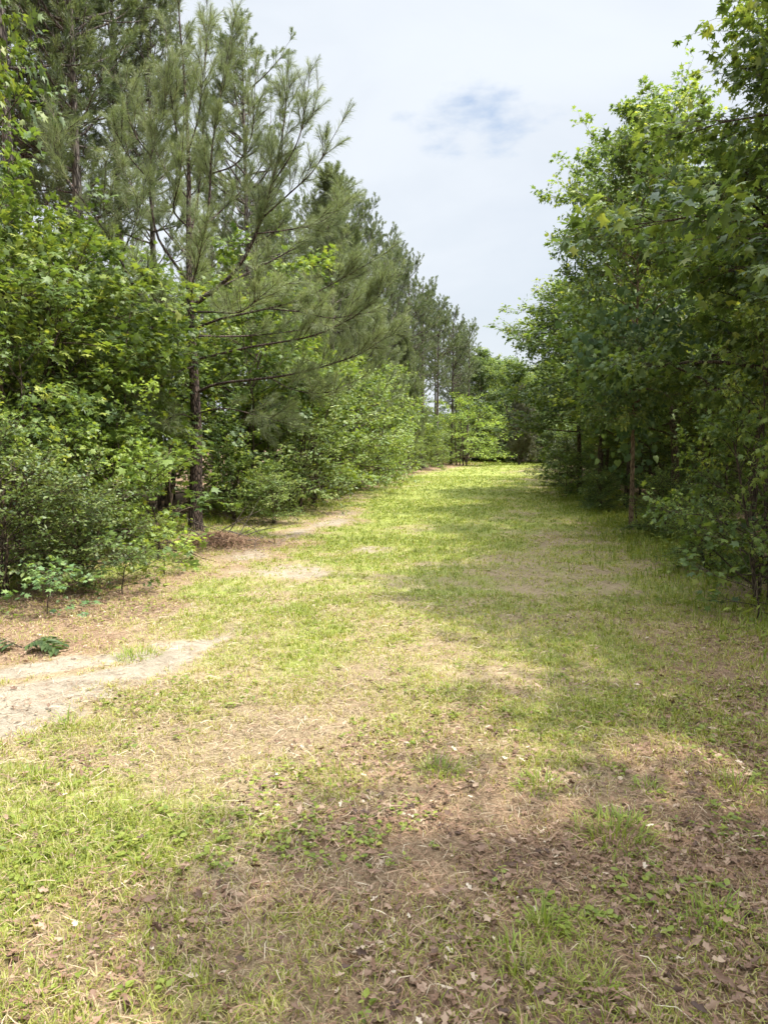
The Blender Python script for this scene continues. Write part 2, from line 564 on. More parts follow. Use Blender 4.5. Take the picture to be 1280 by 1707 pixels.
def grow_pine(seed, H, base, spread, trunk_r, whorl=0.55, per=4, nshoot=9, k=60, nl=0.2, nw=0.008, young=False, lean=0.02):
    rng = np.random.default_rng(seed)
    T = Tubes()
    n = 18
    z = np.linspace(-0.2, H, n)
    s = np.clip(z / H, 0, 1)
    ph = rng.uniform(0, 6, 2)
    tp = np.stack([lean * H * s + 0.06 * np.sin(5 * s + ph[0]), 0.06 * np.sin(4 * s + ph[1]), z], 1)
    tr = trunk_r * (1 - 0.9 * s ** 1.1) + 0.008
    T.tube(tp, tr, 10, flare=0.3)
    S0, S1 = [], []
    zz = base
    while zz < H - 0.15:
        q = (zz - base) / (H - base)
        for i in range(rng.integers(max(2, per - 1), per + 2)):
            az = rng.uniform(0, 2 * math.pi)
            pr = ((1 - q) ** 0.75 + 0.10) if young else (math.sin(math.pi * (0.22 + 0.72 * q)) ** 0.8 + 0.1)
            ln = spread * pr * rng.uniform(0.6, 1.2)
            e = R((18 if young else 0) + 38 * q + rng.normal(0, 9))
            p = np.array([np.interp(zz, z, tp[:, c]) for c in range(3)])
            m = 7
            pts = [p]
            a = az
            for c in range(1, m):
                e += R(rng.normal(7, 6))
                a += rng.normal(0, 0.10)
                pts.append(pts[-1] + ln / (m - 1) * np.array((math.cos(a) * math.cos(e), math.sin(a) * math.cos(e), math.sin(e))))
            pts = np.array(pts)
            T.tube(pts, np.linspace(0.007 + 0.011 * ln, 0.004, m), 5)
            ns = max(3, int(nshoot * (0.4 + 0.6 * ln / spread)))
            u = np.sort(rng.uniform(0.32, 1.0, ns))
            u[-1] = 1
            idx = u * (m - 1)
            b0 = np.stack([np.interp(idx, np.arange(m), pts[:, c]) for c in range(3)], 1)
            dd = unit(np.gradient(pts, axis=0))
            d0 = np.stack([np.interp(idx, np.arange(m), dd[:, c]) for c in range(3)], 1)
            side = unit(np.cross(d0, np.array((0, 0, 1.0))))
            sg = np.where(np.arange(ns) % 2 == 0, 1, -1)[:, None] * rng.uniform(0.4, 1.2, (ns, 1))
            sg[-1] = 0
            sd = unit(d0 * 0.8 + side * sg + np.array((0, 0, 0.45)) + rng.normal(0, 0.2, (ns, 3)))
            sl = (0.28 + 0.30 * rng.random(ns) + 0.10 * ln * (1 - u))[:, None]
            S0.append(b0)
            S1.append(b0 + sd * sl)
            # a second shoot forking off each side shoot
            f0 = b0 + sd * sl * 0.5
            fd = unit(sd + rng.normal(0, 0.5, (ns, 3)) + np.array((0, 0, 0.2)))
            S0.append(f0)
            S1.append(f0 + fd * sl * 0.7)
        zz += whorl * rng.uniform(0.6, 1.3) * (1 - 0.35 * q)
    S0.append(tp[-1:] - np.array((0, 0, 0.3)))
    S1.append(tp[-1:] + np.array((0, 0, 0.25)))
    S0, S1 = np.concatenate(S0), np.concatenate(S1)
    T.sticks(S0, S1, 0.006, 0.003)
    v, q, t, a = needles(S0, S1, k, nl, nw, rng)
    return T.mesh("wood"), mesh_np("needles", v, [q, t], {'rnd': a})


# ------------------------------------------------------------------ materials
def new_mat(name):
    m = bpy.data.materials.new(name)
    m.use_nodes = True
    N, L = nt_clear(m.node_tree)
    return m, N, L


def ramp(N, stops):
    r = N.new('ShaderNodeValToRGB')
    e = r.color_ramp.elements
    e[0].position, e[0].color = stops[0][0], (*stops[0][1], 1)
    e[1].position, e[1].color = stops[-1][0], (*stops[-1][1], 1)
    for p, c in stops[1:-1]:
        x = e.new(p)
        x.color = (*c, 1)
    return r


def leaf_mat(name, stops, trans=0.30, tcol=(1.45, 1.4, 0.65), rough=0.42, spec=0.5, vary=0.25):
    m, N, L = new_mat(name)
    out = N.new('ShaderNodeOutputMaterial')
    at = N.new('ShaderNodeAttribute')
    at.attribute_name = 'rnd'
    rp = ramp(N, stops)
    L.new(at.outputs['Fac'], rp.inputs[0])
    oi = N.new('ShaderNodeObjectInfo')
    mr = N.new('ShaderNodeMapRange')
    mr.inputs['To Min'].default_value = 1 - vary
    mr.inputs['To Max'].default_value = 1 + vary
    L.new(oi.outputs['Random'], mr.inputs['Value'])
    hs = N.new('ShaderNodeHueSaturation')
    L.new(mr.outputs['Result'], hs.inputs['Value'])
    L.new(rp.outputs['Color'], hs.inputs['Color'])
    pb = N.new('ShaderNodeBsdfPrincipled')
    pb.inputs['Roughness'].default_value = rough
    pb.inputs['Specular IOR Level'].default_value = spec
    L.new(hs.outputs[0], pb.inputs['Base Color'])
    tr = N.new('ShaderNodeBsdfTranslucent')
    tm = N.new('ShaderNodeMix')
    tm.data_type = 'RGBA'
    tm.blend_type = 'MULTIPLY'
    tm.inputs['Factor'].default_value = 1
    L.new(hs.outputs[0], tm.inputs[6])
    tm.inputs[7].default_value = (*tcol, 1)
    L.new(tm.outputs[2], tr.inputs['Color'])
    mx = N.new('ShaderNodeMixShader')
    mx.inputs[0].default_value = trans
    L.new(pb.outputs[0], mx.inputs[1])
    L.new(tr.outputs[0], mx.inputs[2])
    L.new(mx.outputs[0], out.inputs['Surface'])
    return m


def bark_mat(name, c0, c1, c2, scale=9.0, stretch=0.16, bump=0.7):
    m, N, L = new_mat(name)
    out = N.new('ShaderNodeOutputMaterial')
    tc = N.new('ShaderNodeTexCoord')
    mp = N.new('ShaderNodeMapping')
    mp.inputs['Scale'].default_value = (1, 1, stretch)
    L.new(tc.outputs['Object'], mp.inputs['Vector'])
    nz = N.new('ShaderNodeTexNoise')
    nz.inputs['Scale'].default_value = scale * 2.2
    nz.inputs['Detail'].default_value = 7
    nz.inputs['Roughness'].default_value = 0.65
    L.new(mp.outputs[0], nz.inputs['Vector'])
    vo = N.new('ShaderNodeTexVoronoi')
    vo.feature = 'DISTANCE_TO_EDGE'
    vo.inputs['Scale'].default_value = scale * 2.6
    L.new(mp.outputs[0], vo.inputs['Vector'])
    mr = N.new('ShaderNodeMapRange')
    mr.inputs['From Max'].default_value = 0.22
    L.new(vo.outputs['Distance'], mr.inputs['Value'])
    mu = N.new('ShaderNodeMath')
    mu.operation = 'MULTIPLY'
    L.new(mr.outputs[0], mu.inputs[0])
    L.new(nz.outputs['Fac'], mu.inputs[1])
    rp = ramp(N, [(0.05, c0), (0.38, c1), (0.72, c2)])
    L.new(mu.outputs[0], rp.inputs[0])
    pb = N.new('ShaderNodeBsdfPrincipled')
    pb.inputs['Roughness'].default_value = 0.9
    pb.inputs['Specular IOR Level'].default_value = 0.2
    L.new(rp.outputs[0], pb.inputs['Base Color'])
    bp = N.new('ShaderNodeBump')
    bp.inputs['Strength'].default_value = bump
    bp.inputs['Distance'].default_value = 0.02
    L.new(mu.outputs[0], bp.inputs['Height'])
    L.new(bp.outputs[0], pb.inputs['Normal'])
    L.new(pb.outputs[0], out.inputs['Surface'])
    return m


def ground_mat():
    m, N, L = new_mat("woodland_ground")
    out = N.new('ShaderNodeOutputMaterial')
    tc = N.new('ShaderNodeTexCoord')
    zn = N.new('ShaderNodeAttribute')
    zn.attribute_name = 'zone'
    sp = N.new('ShaderNodeSeparateColor')
    L.new(zn.outputs['Color'], sp.inputs[0])

    def noise(scale, det=6, ro=0.6, vec=None):
        n = N.new('ShaderNodeTexNoise')
        n.inputs['Scale'].default_value = scale
        n.inputs['Detail'].default_value = det
        n.inputs['Roughness'].default_value = ro
        L.new(vec or tc.outputs['Object'], n.inputs['Vector'])
        return n
    fine = noise(70, 6, 0.7)
    mid = noise(9, 6, 0.65)
    big = noise(1.1, 5, 0.6)
    # dry thatch
    thatch = ramp(N, [(0.25, (0.13, 0.095, 0.056)), (0.5, (0.29, 0.22, 0.128)), (0.75, (0.46, 0.37, 0.235))])
    L.new(fine.outputs['Fac'], thatch.inputs[0])
    sand = ramp(N, [(0.36, (0.185, 0.145, 0.10)), (0.5, (0.300, 0.253, 0.188)), (0.64, (0.39, 0.340, 0.262))])
    sm = N.new('ShaderNodeMath')
    sm.operation = 'MULTIPLY_ADD'
    L.new(mid.outputs['Fac'], sm.inputs[0])
    sm.inputs[1].default_value = 0.55
    sm2 = N.new('ShaderNodeMath')
    sm2.operation = 'MULTIPLY'
    L.new(fine.outputs['Fac'], sm2.inputs[0])
    sm2.inputs[1].default_value = 0.45
    L.new(sm2.outputs[0], sm.inputs[2])
    L.new(sm.outputs[0], sand.inputs[0])
    green = ramp(N, [(0.25, (0.11, 0.115, 0.036)), (0.5, (0.235, 0.262, 0.060)), (0.75, (0.35, 0.36, 0.12))])
    L.new(fine.outputs['Fac'], green.inputs[0])
    brown = ramp(N, [(0.28, (0.07, 0.044, 0.026)), (0.5, (0.230, 0.153, 0.092)), (0.74, (0.43, 0.315, 0.20))])
    L.new(fine.outputs['Fac'], brown.inputs[0])

    def frac(sock, amount, lo, hi):
        a = N.new('ShaderNodeMath')
        a.operation = 'MULTIPLY_ADD'
        L.new(mid.outputs['Fac'], a.inputs[0])
        a.inputs[1].default_value = amount
        b = N.new('ShaderNodeMath')
        b.operation = 'ADD'
        b.inputs[1].default_value = -0.5 * amount
        L.new(sock, b.inputs[0])
        L.new(b.outputs[0], a.inputs[2])
        r = N.new('ShaderNodeMapRange')
        r.interpolation_type = 'SMOOTHSTEP'
        r.inputs['From Min'].default_value = lo
        r.inputs['From Max'].default_value = hi
        L.new(a.outputs[0], r.inputs['Value'])
        return r.outputs[0]

    def mixc(f, a, b):
        x = N.new('ShaderNodeMix')
        x.data_type = 'RGBA'
        L.new(f, x.inputs['Factor'])
        L.new(a, x.inputs[6])
        L.new(b, x.inputs[7])
        return x.outputs[2]
    c = mixc(frac(sp.outputs[1], 0.6, 0.25, 0.95), thatch.outputs[0], green.outputs[0])
    c = mixc(frac(sp.outputs[2], 0.7, 0.15, 0.9), c, brown.outputs[0])
    c = mixc(frac(sp.outputs[0], 0.7, 0.30, 0.75), c, sand.outputs[0])
    vv = N.new('ShaderNodeHueSaturation')
    mr = N.new('ShaderNodeMapRange')
    mr.inputs['From Min'].default_value = 0.3
    mr.inputs['From Max'].default_value = 0.7
    mr.inputs['To Min'].default_value = 0.82
    mr.inputs['To Max'].default_value = 1.16
    L.new(big.outputs['Fac'], mr.inputs['Value'])
    L.new(mr.outputs[0], vv.inputs['Value'])
    L.new(c, vv.inputs['Color'])
    pb = N.new('ShaderNodeBsdfPrincipled')
    pb.inputs['Roughness'].default_value = 0.95
    pb.inputs['Specular IOR Level'].default_value = 0.15
    L.new(vv.outputs[0], pb.inputs['Base Color'])
    bh = N.new('ShaderNodeMath')
    bh.operation = 'MULTIPLY_ADD'
    L.new(mid.outputs['Fac'], bh.inputs[0])
    bh.inputs[1].default_value = 1.6
    L.new(fine.outputs['Fac'], bh.inputs[2])
    bp = N.new('ShaderNodeBump')
    bp.inputs['Strength'].default_value = 0.7
    bp.inputs['Distance'].default_value = 0.02
    L.new(bh.outputs[0], bp.inputs['Height'])
    L.new(bp.outputs[0], pb.inputs['Normal'])
    L.new(pb.outputs[0], out.inputs['Surface'])
    return m


def tint_mat(name, stops, rough=0.85, trans=0.0, spec=0.25):
    return leaf_mat(name, stops, trans=trans, tcol=(1.4, 1.35, 0.7), rough=rough, spec=spec, vary=0.0)


M = {
    'ground': ground_mat(),
    'gum': leaf_mat("sweetgum_leaf", [(0.0, (0.052, 0.090, 0.024)), (0.45, (0.125, 0.185, 0.044)), (0.75, (0.215, 0.275, 0.058)), (1.0, (0.32, 0.35, 0.08))], trans=0.38, rough=0.5, spec=0.35),
    'gum_dark': leaf_mat("shaded_sweetgum_leaf", [(0.0, (0.058, 0.097, 0.036)), (0.5, (0.132, 0.194, 0.058)), (0.8, (0.225, 0.282, 0.072)), (1.0, (0.32, 0.345, 0.08))], trans=0.40, rough=0.48, spec=0.4),
    'shrub': leaf_mat("shrub_leaf", [(0.0, (0.066, 0.108, 0.033)), (0.5, (0.160, 0.222, 0.058)), (1.0, (0.29, 0.32, 0.11))], trans=0.35, rough=0.45, spec=0.4),
    'bright': leaf_mat("young_leaf", [(0.0, (0.105, 0.165, 0.034)), (0.5, (0.200, 0.275, 0.056)), (1.0, (0.32, 0.38, 0.085))], trans=0.42, rough=0.5, spec=0.35),
    'vine': leaf_mat("vine_leaf", [(0.0, (0.070, 0.130, 0.052)), (0.5, (0.115, 0.195, 0.072)), (1.0, (0.21, 0.29, 0.09))], rough=0.6, trans=0.38),
    'needle': leaf_mat("pine_needle", [(0.0, (0.090, 0.115, 0.055)), (0.5, (0.180, 0.212, 0.098)), (1.0, (0.31, 0.33, 0.165))], trans=0.35, rough=0.45, spec=0.45, vary=0.10, tcol=(1.25, 1.3, 0.8)),
    'needle_far': leaf_mat("stand_pine_needle", [(0.0, (0.062, 0.088, 0.040)), (0.5, (0.126, 0.156, 0.066)), (1.0, (0.22, 0.24, 0.11))], trans=0.32, rough=0.5, vary=0.16, tcol=(1.25, 1.3, 0.8)),
    'needle_grey': leaf_mat("withered_needle", [(0.0, (0.085, 0.090, 0.060)), (0.5, (0.150, 0.152, 0.105)), (1.0, (0.24, 0.23, 0.17))], trans=0.2, rough=0.8, vary=0.0),
    'pine_bark': bark_mat("red_pine_bark", (0.020, 0.015, 0.013), (0.090, 0.062, 0.050), (0.25, 0.18, 0.15), scale=11, stretch=0.30, bump=0.9),
    'stand_bark': bark_mat("grey_pine_bark", (0.030, 0.024, 0.020), (0.13, 0.10, 0.082), (0.30, 0.26, 0.22)),
    'bark': bark_mat("brown_bark", (0.024, 0.018, 0.013), (0.105, 0.076, 0.052), (0.24, 0.19, 0.135), scale=14),
    'pale_bark': bark_mat("pale_brown_bark", (0.07, 0.05, 0.035), (0.24, 0.165, 0.105), (0.42, 0.32, 0.22), scale=14),
    'grass': tint_mat("grass_blade", [(0.0, (0.130, 0.178, 0.026)), (0.40, (0.270, 0.315, 0.050)), (0.62, (0.385, 0.380, 0.098)), (0.82, (0.46, 0.390, 0.19)), (1.0, (0.50, 0.41, 0.25))], rough=0.55, trans=0.36, spec=0.4),
    'tuft': tint_mat("tuft_blade", [(0.0, (0.130, 0.185, 0.030)), (0.6, (0.25, 0.32, 0.050)), (1.0, (0.42, 0.44, 0.11))], rough=0.5, trans=0.36, spec=0.4),
    'straw': tint_mat("dead_straw", [(0.0, (0.10, 0.066, 0.045)), (0.4, (0.25, 0.170, 0.110)), (0.75, (0.44, 0.34, 0.22)), (1.0, (0.58, 0.49, 0.35))]),
    'redstraw': tint_mat("pine_straw", [(0.0, (0.095, 0.050, 0.031)), (0.5, (0.24, 0.138, 0.084)), (1.0, (0.42, 0.28, 0.18))]),
    'dead_leaf': tint_mat("dead_leaf", [(0.0, (0.070, 0.038, 0.025)), (0.45, (0.225, 0.132, 0.083)), (0.8, (0.40, 0.28, 0.19)), (1.0, (0.55, 0.46, 0.35))], rough=0.6, trans=0.1, spec=0.35),
    'twig': bark_mat("dead_twig", (0.05, 0.04, 0.032), (0.17, 0.135, 0.11), (0.32, 0.27, 0.22), scale=20),
}


# ------------------------------------------------------------------ registering things
def mesh_obj(name, me, mat, parent=None):
    if mat and not me.materials:
        me.materials.append(mat)
    o = bpy.data.objects.new(name, me)
    COL.objects.link(o)
    if parent:
        o.parent = parent
    return o


def tag(o, label, cat, group=None):
    o['label'], o['category'] = label, cat
    if group:
        o['group'] = group
    return o


def thing(name, label, cat, loc, rz=0.0, scale=1.0, group=None):
    o = bpy.data.objects.new(name, None)
    o.empty_display_size = 0.2
    COL.objects.link(o)
    o.location = loc
    o.rotation_euler = (0, 0, rz)
    o.scale = scale if hasattr(scale, '__len__') else (scale,) * 3
    return tag(o, label, cat, group)


def gz(x, y):
    return float(height(x, y))


KIT = {}       # kind -> (wood mesh, leaf mesh, bark, leaf material, full height)


def kit(kind, meshes, bark, leafm, H):
    w, l = meshes
    w.name, l.name = kind + "_wood", kind + "_leaves"
    w.materials.append(M[bark])
    l.materials.append(M[leafm])
    KIT[kind] = (w, l, H)


def plant(kind, name, label, cat, x, y, H=None, rz=None, wide=1.0, group=None, leafy='crown', woody='trunk', leafmat=None, woodmat=None, sink=0.03):
    w, l, H0 = KIT[kind]
    s = (H or H0) / H0
    rz = random.uniform(0, 6.28) if rz is None else rz
    t = thing(name, label, cat, (x, y, gz(x, y) - sink), rz, (s * wide, s * wide, s), group)
    for nm, me in ((woody, w), (leafy, l)):
        o = bpy.data.objects.new(nm, me)
        COL.objects.link(o)
        o.parent = t
        if nm == leafy and leafmat:
            o.material_slots[0].link = 'OBJECT'
            o.material_slots[0].material = M[leafmat]
        if nm == woody and woodmat:
            o.material_slots[0].link = 'OBJECT'
            o.material_slots[0].material = M[woodmat]
    return t


random.seed(5)


def ux(u, y):
    return (u - 640) / FPX * (y * math.cos(PITCH) + EYE * math.sin(PITCH))


# ------------------------------------------------------------------ ground
def build_ground():
    def axis(lo, hi, fine_lo, fine_hi, step, grow):
        a = list(np.arange(fine_lo, fine_hi + 1e-6, step))
        s, v = step, fine_lo
        pre = []
        while v > lo:
            s *= grow
            v -= s
            pre.append(v)
        s, v = step, fine_hi
        post = []
        while v < hi:
            s *= grow
            v += s
            post.append(v)
        return np.array(pre[::-1] + a + post)
    xs = axis(-900, 900, -6, 6, 0.07, 1.09)
    ys = axis(-700, 1500, 1.0, 13, 0.07, 1.045)
    X, Y = np.meshgrid(xs, ys)
    Z = height(X, Y)
    s, g, l = zones(X, Y)
    nx, ny = len(xs), len(ys)
    i = np.arange(ny - 1)[:, None] * nx + np.arange(nx - 1)[None]
    f = np.stack([i, i + 1, i + nx + 1, i + nx], -1).reshape(-1, 4)
    zone = np.stack([s, g, l, np.ones_like(s)], -1).reshape(-1, 4)
    me = mesh_np("ground", np.stack([X, Y, Z], -1).reshape(-1, 3), f, {'zone': zone}, smooth=True)
    o = mesh_obj("ground", me, M['ground'])
    o['kind'] = 'structure'
    # the bare sandy wheel track, a thin sheet of sand over the ground
    xs = -6 + 0.07 * np.arange(12, 78, 0.5)
    ys = 1 + 0.07 * np.arange(20, 92, 0.5)
    X, Y = np.meshgrid(xs, ys)
    s, g, l = zones(X, Y)
    nx, ny = len(xs), len(ys)
    i = (np.arange(ny - 1)[:, None] * nx + np.arange(nx - 1)[None])
    ok = (s.ravel()[i] > 0.45) & (s.ravel()[i + 1] > 0.45) & (s.ravel()[i + nx] > 0.45) & (s.ravel()[i + nx + 1] > 0.45)
    i = i[ok]
    f = np.stack([i, i + 1, i + nx + 1, i + nx], -1)
    used, inv = np.unique(f, return_inverse=True)
    x0, y0 = -6 + 0.07 * np.floor((X + 6) / 0.07 + 1e-6), 1 + 0.07 * np.floor((Y - 1) / 0.07 + 1e-6)
    fx, fy = (X - x0) / 0.07, (Y - y0) / 0.07
    zg = (height(x0, y0) * (1 - fx) + height(x0 + 0.07, y0) * fx) * (1 - fy) + (height(x0, y0 + 0.07) * (1 - fx) + height(x0 + 0.07, y0 + 0.07) * fx) * fy
    # the sheet's rim dips under the ground so the sand thins out into it
    core = np.zeros(X.size, bool)
    core[f.ravel()] = True
    core = core.reshape(X.shape)
    lev = np.zeros(X.shape)
    for k in range(7):
        e = core.copy()
        e[1:] &= core[:-1]
        e[:-1] &= core[1:]
        e[:, 1:] &= core[:, :-1]
        e[:, :-1] &= core[:, 1:]
        core = e
        lev += core
    Z = zg - 0.006 + 0.0032 * np.minimum(lev, 5) + (fbm(X, Y, 0.16, 61, 3) - 0.45) * 0.022 * np.clip((lev - 3) / 4, 0, 1)
    V = np.stack([X, Y, Z], -1).reshape(-1, 3)[used]
    zone = np.stack([s, g, l, np.ones_like(s)], -1).reshape(-1, 4)[used]
    me = mesh_np("sandy_track", V, inv.reshape(-1, 4), {'zone': zone}, smooth=True)
    o = mesh_obj("sandy_track", me, M['ground'])
    o['kind'] = 'structure'


build_ground()


# ------------------------------------------------------------------ kits of plants
star, oval, heart = leaf_star(RNG), leaf_oval(), leaf_heart()
kit('gum_tall_a', grow_hardwood(11, 9.0, 0.9, 3.1, 52, 15, 6, 6, star, 0.135, 0.11, low_flat=0.0), 'bark', 'gum_dark', 9.0)
kit('gum_tall_b', grow_hardwood(12, 8.6, 2.5, 2.8, 48, 14, 6, 6, leaf_oval(w=0.29), 0.135, 0.09), 'bark', 'gum_dark', 8.6)
kit('gum_tall_c', grow_hardwood(13, 8.8, 1.7, 3.0, 48, 14, 6, 6, star, 0.135, 0.10, low_flat=0.3), 'bark', 'gum_dark', 8.8)
kit('gum_bush_a', grow_hardwood(21, 4.8, 0.5, 1.9, 34, 10, 4, 6, star, 0.132, 0.045, profile='col', multi=2), 'bark', 'gum', 4.8)
kit('gum_bush_b', grow_hardwood(22, 4.4, 0.7, 1.8, 30, 10, 4, 6, star, 0.132, 0.04, profile='col', multi=2), 'bark', 'gum', 4.4)
kit('gum_bush_c', grow_hardwood(23, 3.6, 0.15, 1.7, 30, 9, 4, 6, star, 0.105, 0.035, profile='egg', multi=3), 'bark', 'gum', 3.6)
kit('oval_bush_a', grow_hardwood(31, 1.9, 0.1, 1.15, 44, 9, 5, 6, oval, 0.062, 0.02, profile='col', multi=4, wig=0.15), 'bark', 'shrub', 1.9)
kit('oval_bush_b', grow_hardwood(32, 3.6, 0.15, 1.6, 40, 10, 5, 6, leaf_oval(w=0.28), 0.085, 0.03, profile='egg', multi=4, wig=0.2), 'bark', 'shrub', 3.6)
kit('bright_bush', grow_hardwood(33, 4.4, 0.2, 2.3, 44, 10, 5, 6, leaf_oval(w=0.3), 0.11, 0.05, profile='egg', multi=2, low_flat=0.0), 'bark', 'bright', 4.4)
kit('seedling', grow_hardwood(41, 1.0, 0.1, 0.55, 12, 4, 2, 4, star, 0.11, 0.010, profile='col', wig=0.1), 'bark', 'gum', 1.0)
kit('seedling_b', grow_hardwood(42, 0.9, 0.05, 0.6, 10, 4, 2, 4, star, 0.12, 0.010, profile='egg', wig=0.1, low_flat=0), 'bark', 'bright', 0.9)
kit('sapling', grow_hardwood(43, 4.6, 1.6, 0.9, 12, 5, 3, 4, star, 0.11, 0.022, profile='egg', wig=0.3), 'bark', 'gum_dark', 4.6)
kit('pine_tall_a', grow_pine(51, 13.5, 7.4, 2.3, 0.15, whorl=0.5, per=3, nshoot=9, k=52, nl=0.22, nw=0.011), 'stand_bark', 'needle_far', 13.5)
kit('pine_tall_b', grow_pine(52, 13.0, 6.4, 2.1, 0.13, whorl=0.5, per=4, nshoot=8, k=52, nl=0.22, nw=0.011, lean=-0.015), 'stand_bark', 'needle_far', 13.0)
kit('pine_tall_c', grow_pine(53, 14.0, 5.6, 2.4, 0.16, whorl=0.55, per=4, nshoot=8, k=52, nl=0.22, nw=0.011, lean=0.01), 'stand_bark', 'needle_far', 14.0)
kit('pine_young', grow_pine(54, 6.6, 0.7, 2.3, 0.07, whorl=0.42, per=4, nshoot=10, k=60, nl=0.22, nw=0.010, young=True), 'stand_bark', 'needle', 6.6)
kit('pine_dense', grow_pine(56, 5.6, 0.25, 2.2, 0.08, whorl=0.36, per=6, nshoot=12, k=60, nl=0.24, nw=0.020, young=True), 'stand_bark', 'needle_grey', 5.6)
kit('pine_mid', grow_pine(55, 9.0, 1.8, 2.4, 0.10, whorl=0.45, per=4, nshoot=10, k=60, nl=0.22, nw=0.010, young=True), 'stand_bark', 'needle', 9.0)


# ------------------------------------------------------------------ the open-grown pine at the lane's left edge
def build_lone_pine():
    rng = np.random.default_rng(77)
    bx, by = ground_px(327, 884)
    Y0 = by
    base = np.array((bx, by, gz(bx, by)))
    T, S0, S1 = Tubes(), [], []

    def P(u, v, dy=0.0):
        return at_px(u, v, Y0 + dy) - base
    tpts = [P(327, 890), P(326, 840), P(328, 760), P(327, 690), P(322, 600), P(318, 520), P(316, 450), P(315, 370), P(315, 280), P(311, 190), P(306, 110), P(300, 40), P(297, -25)]
    tp = curve_pts(tpts, 40)
    tp[0][2] = -0.15
    q = np.linspace(0, 1, 40)
    T.tube(tp, 0.128 * (1 - q) ** 1.5 + 0.011, 14, flare=0.4)
    TR = T
    B = Tubes()

    def shoots(pts, dens=1.0, start=0.25, up=0.5, fork=True, ln=0.42):
        m = len(pts)
        L = np.linalg.norm(np.diff(pts, axis=0), axis=1).sum()
        ns = max(4, int(L * 8.0 * dens))
        u = np.sort(rng.uniform(start, 1.0, ns))
        u[-1] = 1
        idx = u * (m - 1)
        b0 = np.stack([np.interp(idx, np.arange(m), pts[:, c]) for c in range(3)], 1)
        dd = unit(np.gradient(pts, axis=0))
        d0 = np.stack([np.interp(idx, np.arange(m), dd[:, c]) for c in range(3)], 1)
        rr = rng.normal(0, 1, (ns, 3))
        rr = unit(rr - (rr * d0).sum(1)[:, None] * d0)
        sd = unit(d0 * 0.75 + rr * rng.uniform(0.3, 0.95, (ns, 1)) + np.array((0, 0, up)))
        sd[-1] = d0[-1]
        sl = (rng.uniform(0.6, 1.25, ns) * ln)[:, None]
        e = b0 + sd * sl
        S0.append(b0)
        S1.append(e)
        if fork:
            for kk in range(2):
                f0 = b0 + sd * sl * rng.uniform(0.45, 0.8, (ns, 1))
                fd = unit(sd + rng.normal(0, 0.42, (ns, 3)) + np.array((0, 0, up * 0.6)))
                S0.append(f0)
                S1.append(f0 + fd * sl * 0.75)

    def limb(cp, r, dens=1.0, start=0.3, up=0.5, n=18):
        pts = curve_pts([P(*c) for c in cp], n)
        B.tube(pts, np.linspace(r * 0.82, 0.005, n), 7)
        shoots(pts, dens, start, up)
        return pts
    # the big candelabra limbs the photograph shows, as (u, v, metres behind the trunk)
    limb([(318, 512, 0), (365, 478, -.2), (405, 435, -.4), (440, 355, -.6), (462, 270, -.7), (475, 195, -.8), (479, 128, -.8)], 0.052, 1.0, 0.42)
    limb([(436, 365, -.55), (480, 325, -.8), (522, 285, -1.0), (552, 235, -1.1)], 0.022, 0.9, 0.35)
    limb([(452, 310, -.65), (490, 250, -.9), (506, 200, -1), (513, 152, -1)], 0.018, 0.9, 0.35)
    limb([(424, 390, -.5), (480, 383, -.3), (530, 372, -.1), (570, 345, 0)], 0.02, 0.9, 0.3)
    limb([(314, 468, 0), (285, 430, -.3), (260, 385, -.5), (249, 300, -.6), (256, 245, -.6), (272, 205, -.5), (276, 140, -.4)], 0.034, 1.0, 0.4)
    limb([(250, 258, -.6), (228, 228, -.8), (214, 190, -.9), (212, 150, -.9)], 0.016, 1.0, 0.2)
    limb([(249, 300, -.6), (215, 260, -.9), (196, 225, -1.1)], 0.014, 1.0, 0.2)
    limb([(322, 450, 0), (342, 390, -.3), (350, 320, -.4), (353, 255, -.5), (364, 180, -.5), (376, 110, -.5), (387, 55, -.5)], 0.034, 1.0, 0.35)
    limb([(352, 290, -.4), (395, 272, -.6), (420, 225, -.7), (425, 150, -.8)], 0.018, 1.0, 0.3)
    limb([(316, 400, 0), (330, 330, .3), (338, 240, .5), (342, 130, .6), (345, 35, .6)], 0.028, 1.0, 0.25)
    limb([(312, 300, 0), (298, 240, -.3), (287, 170, -.5), (280, 90, -.5)], 0.02, 1.0, 0.2)
    limb([(312, 260, 0), (330, 200, -.4), (338, 140, -.5), (345, 70, -.5)], 0.02, 1.0, 0.2)
    limb([(312, 578, 0), (265, 530, -.3), (225, 480, -.6), (195, 420, -.8), (165, 370, -1), (122, 312, -1.1), (100, 272, -1.1), (92, 215, -1.1)], 0.04, 0.8, 0.42)
    limb([(176, 385, -.9), (173, 340, -1.1), (176, 295, -1.2)], 0.014, 1.0, 0.2)
    limb([(200, 430, -.8), (224, 380, -.9), (236, 330, -.9)], 0.014, 1.0, 0.2)
    limb([(325, 548, 0), (370, 531, -.2), (430, 518, -.4), (500, 500, -.6), (560, 470, -.7), (612, 440, -.7)], 0.032, 1.0, 0.35)
    limb([(450, 515, -.45), (500, 520, -1), (550, 530, -1.4), (590, 525, -1.6)], 0.016, 1.0, 0.2)
    limb([(328, 655, 0), (362, 640, -.2), (430, 632, -.5), (480, 625, -.8), (535, 612, -1.0), (600, 590, -1.1), (645, 560, -1.1)], 0.036, 0.9, 0.42)
    limb([(450, 630, -.6), (490, 650, -1), (540, 655, -1.3), (580, 640, -1.4)], 0.014, 1.0, 0.2)
    limb([(326, 690, 0), (372, 681, -.4), (420, 690, -.7), (470, 704, -.9)], 0.02, 1.0, 0.35, 0.2)
    limb([(326, 700, 0), (300, 690, -.7), (275, 700, -1.3), (255, 690, -1.6)], 0.018, 1.0, 0.3, 0.2)
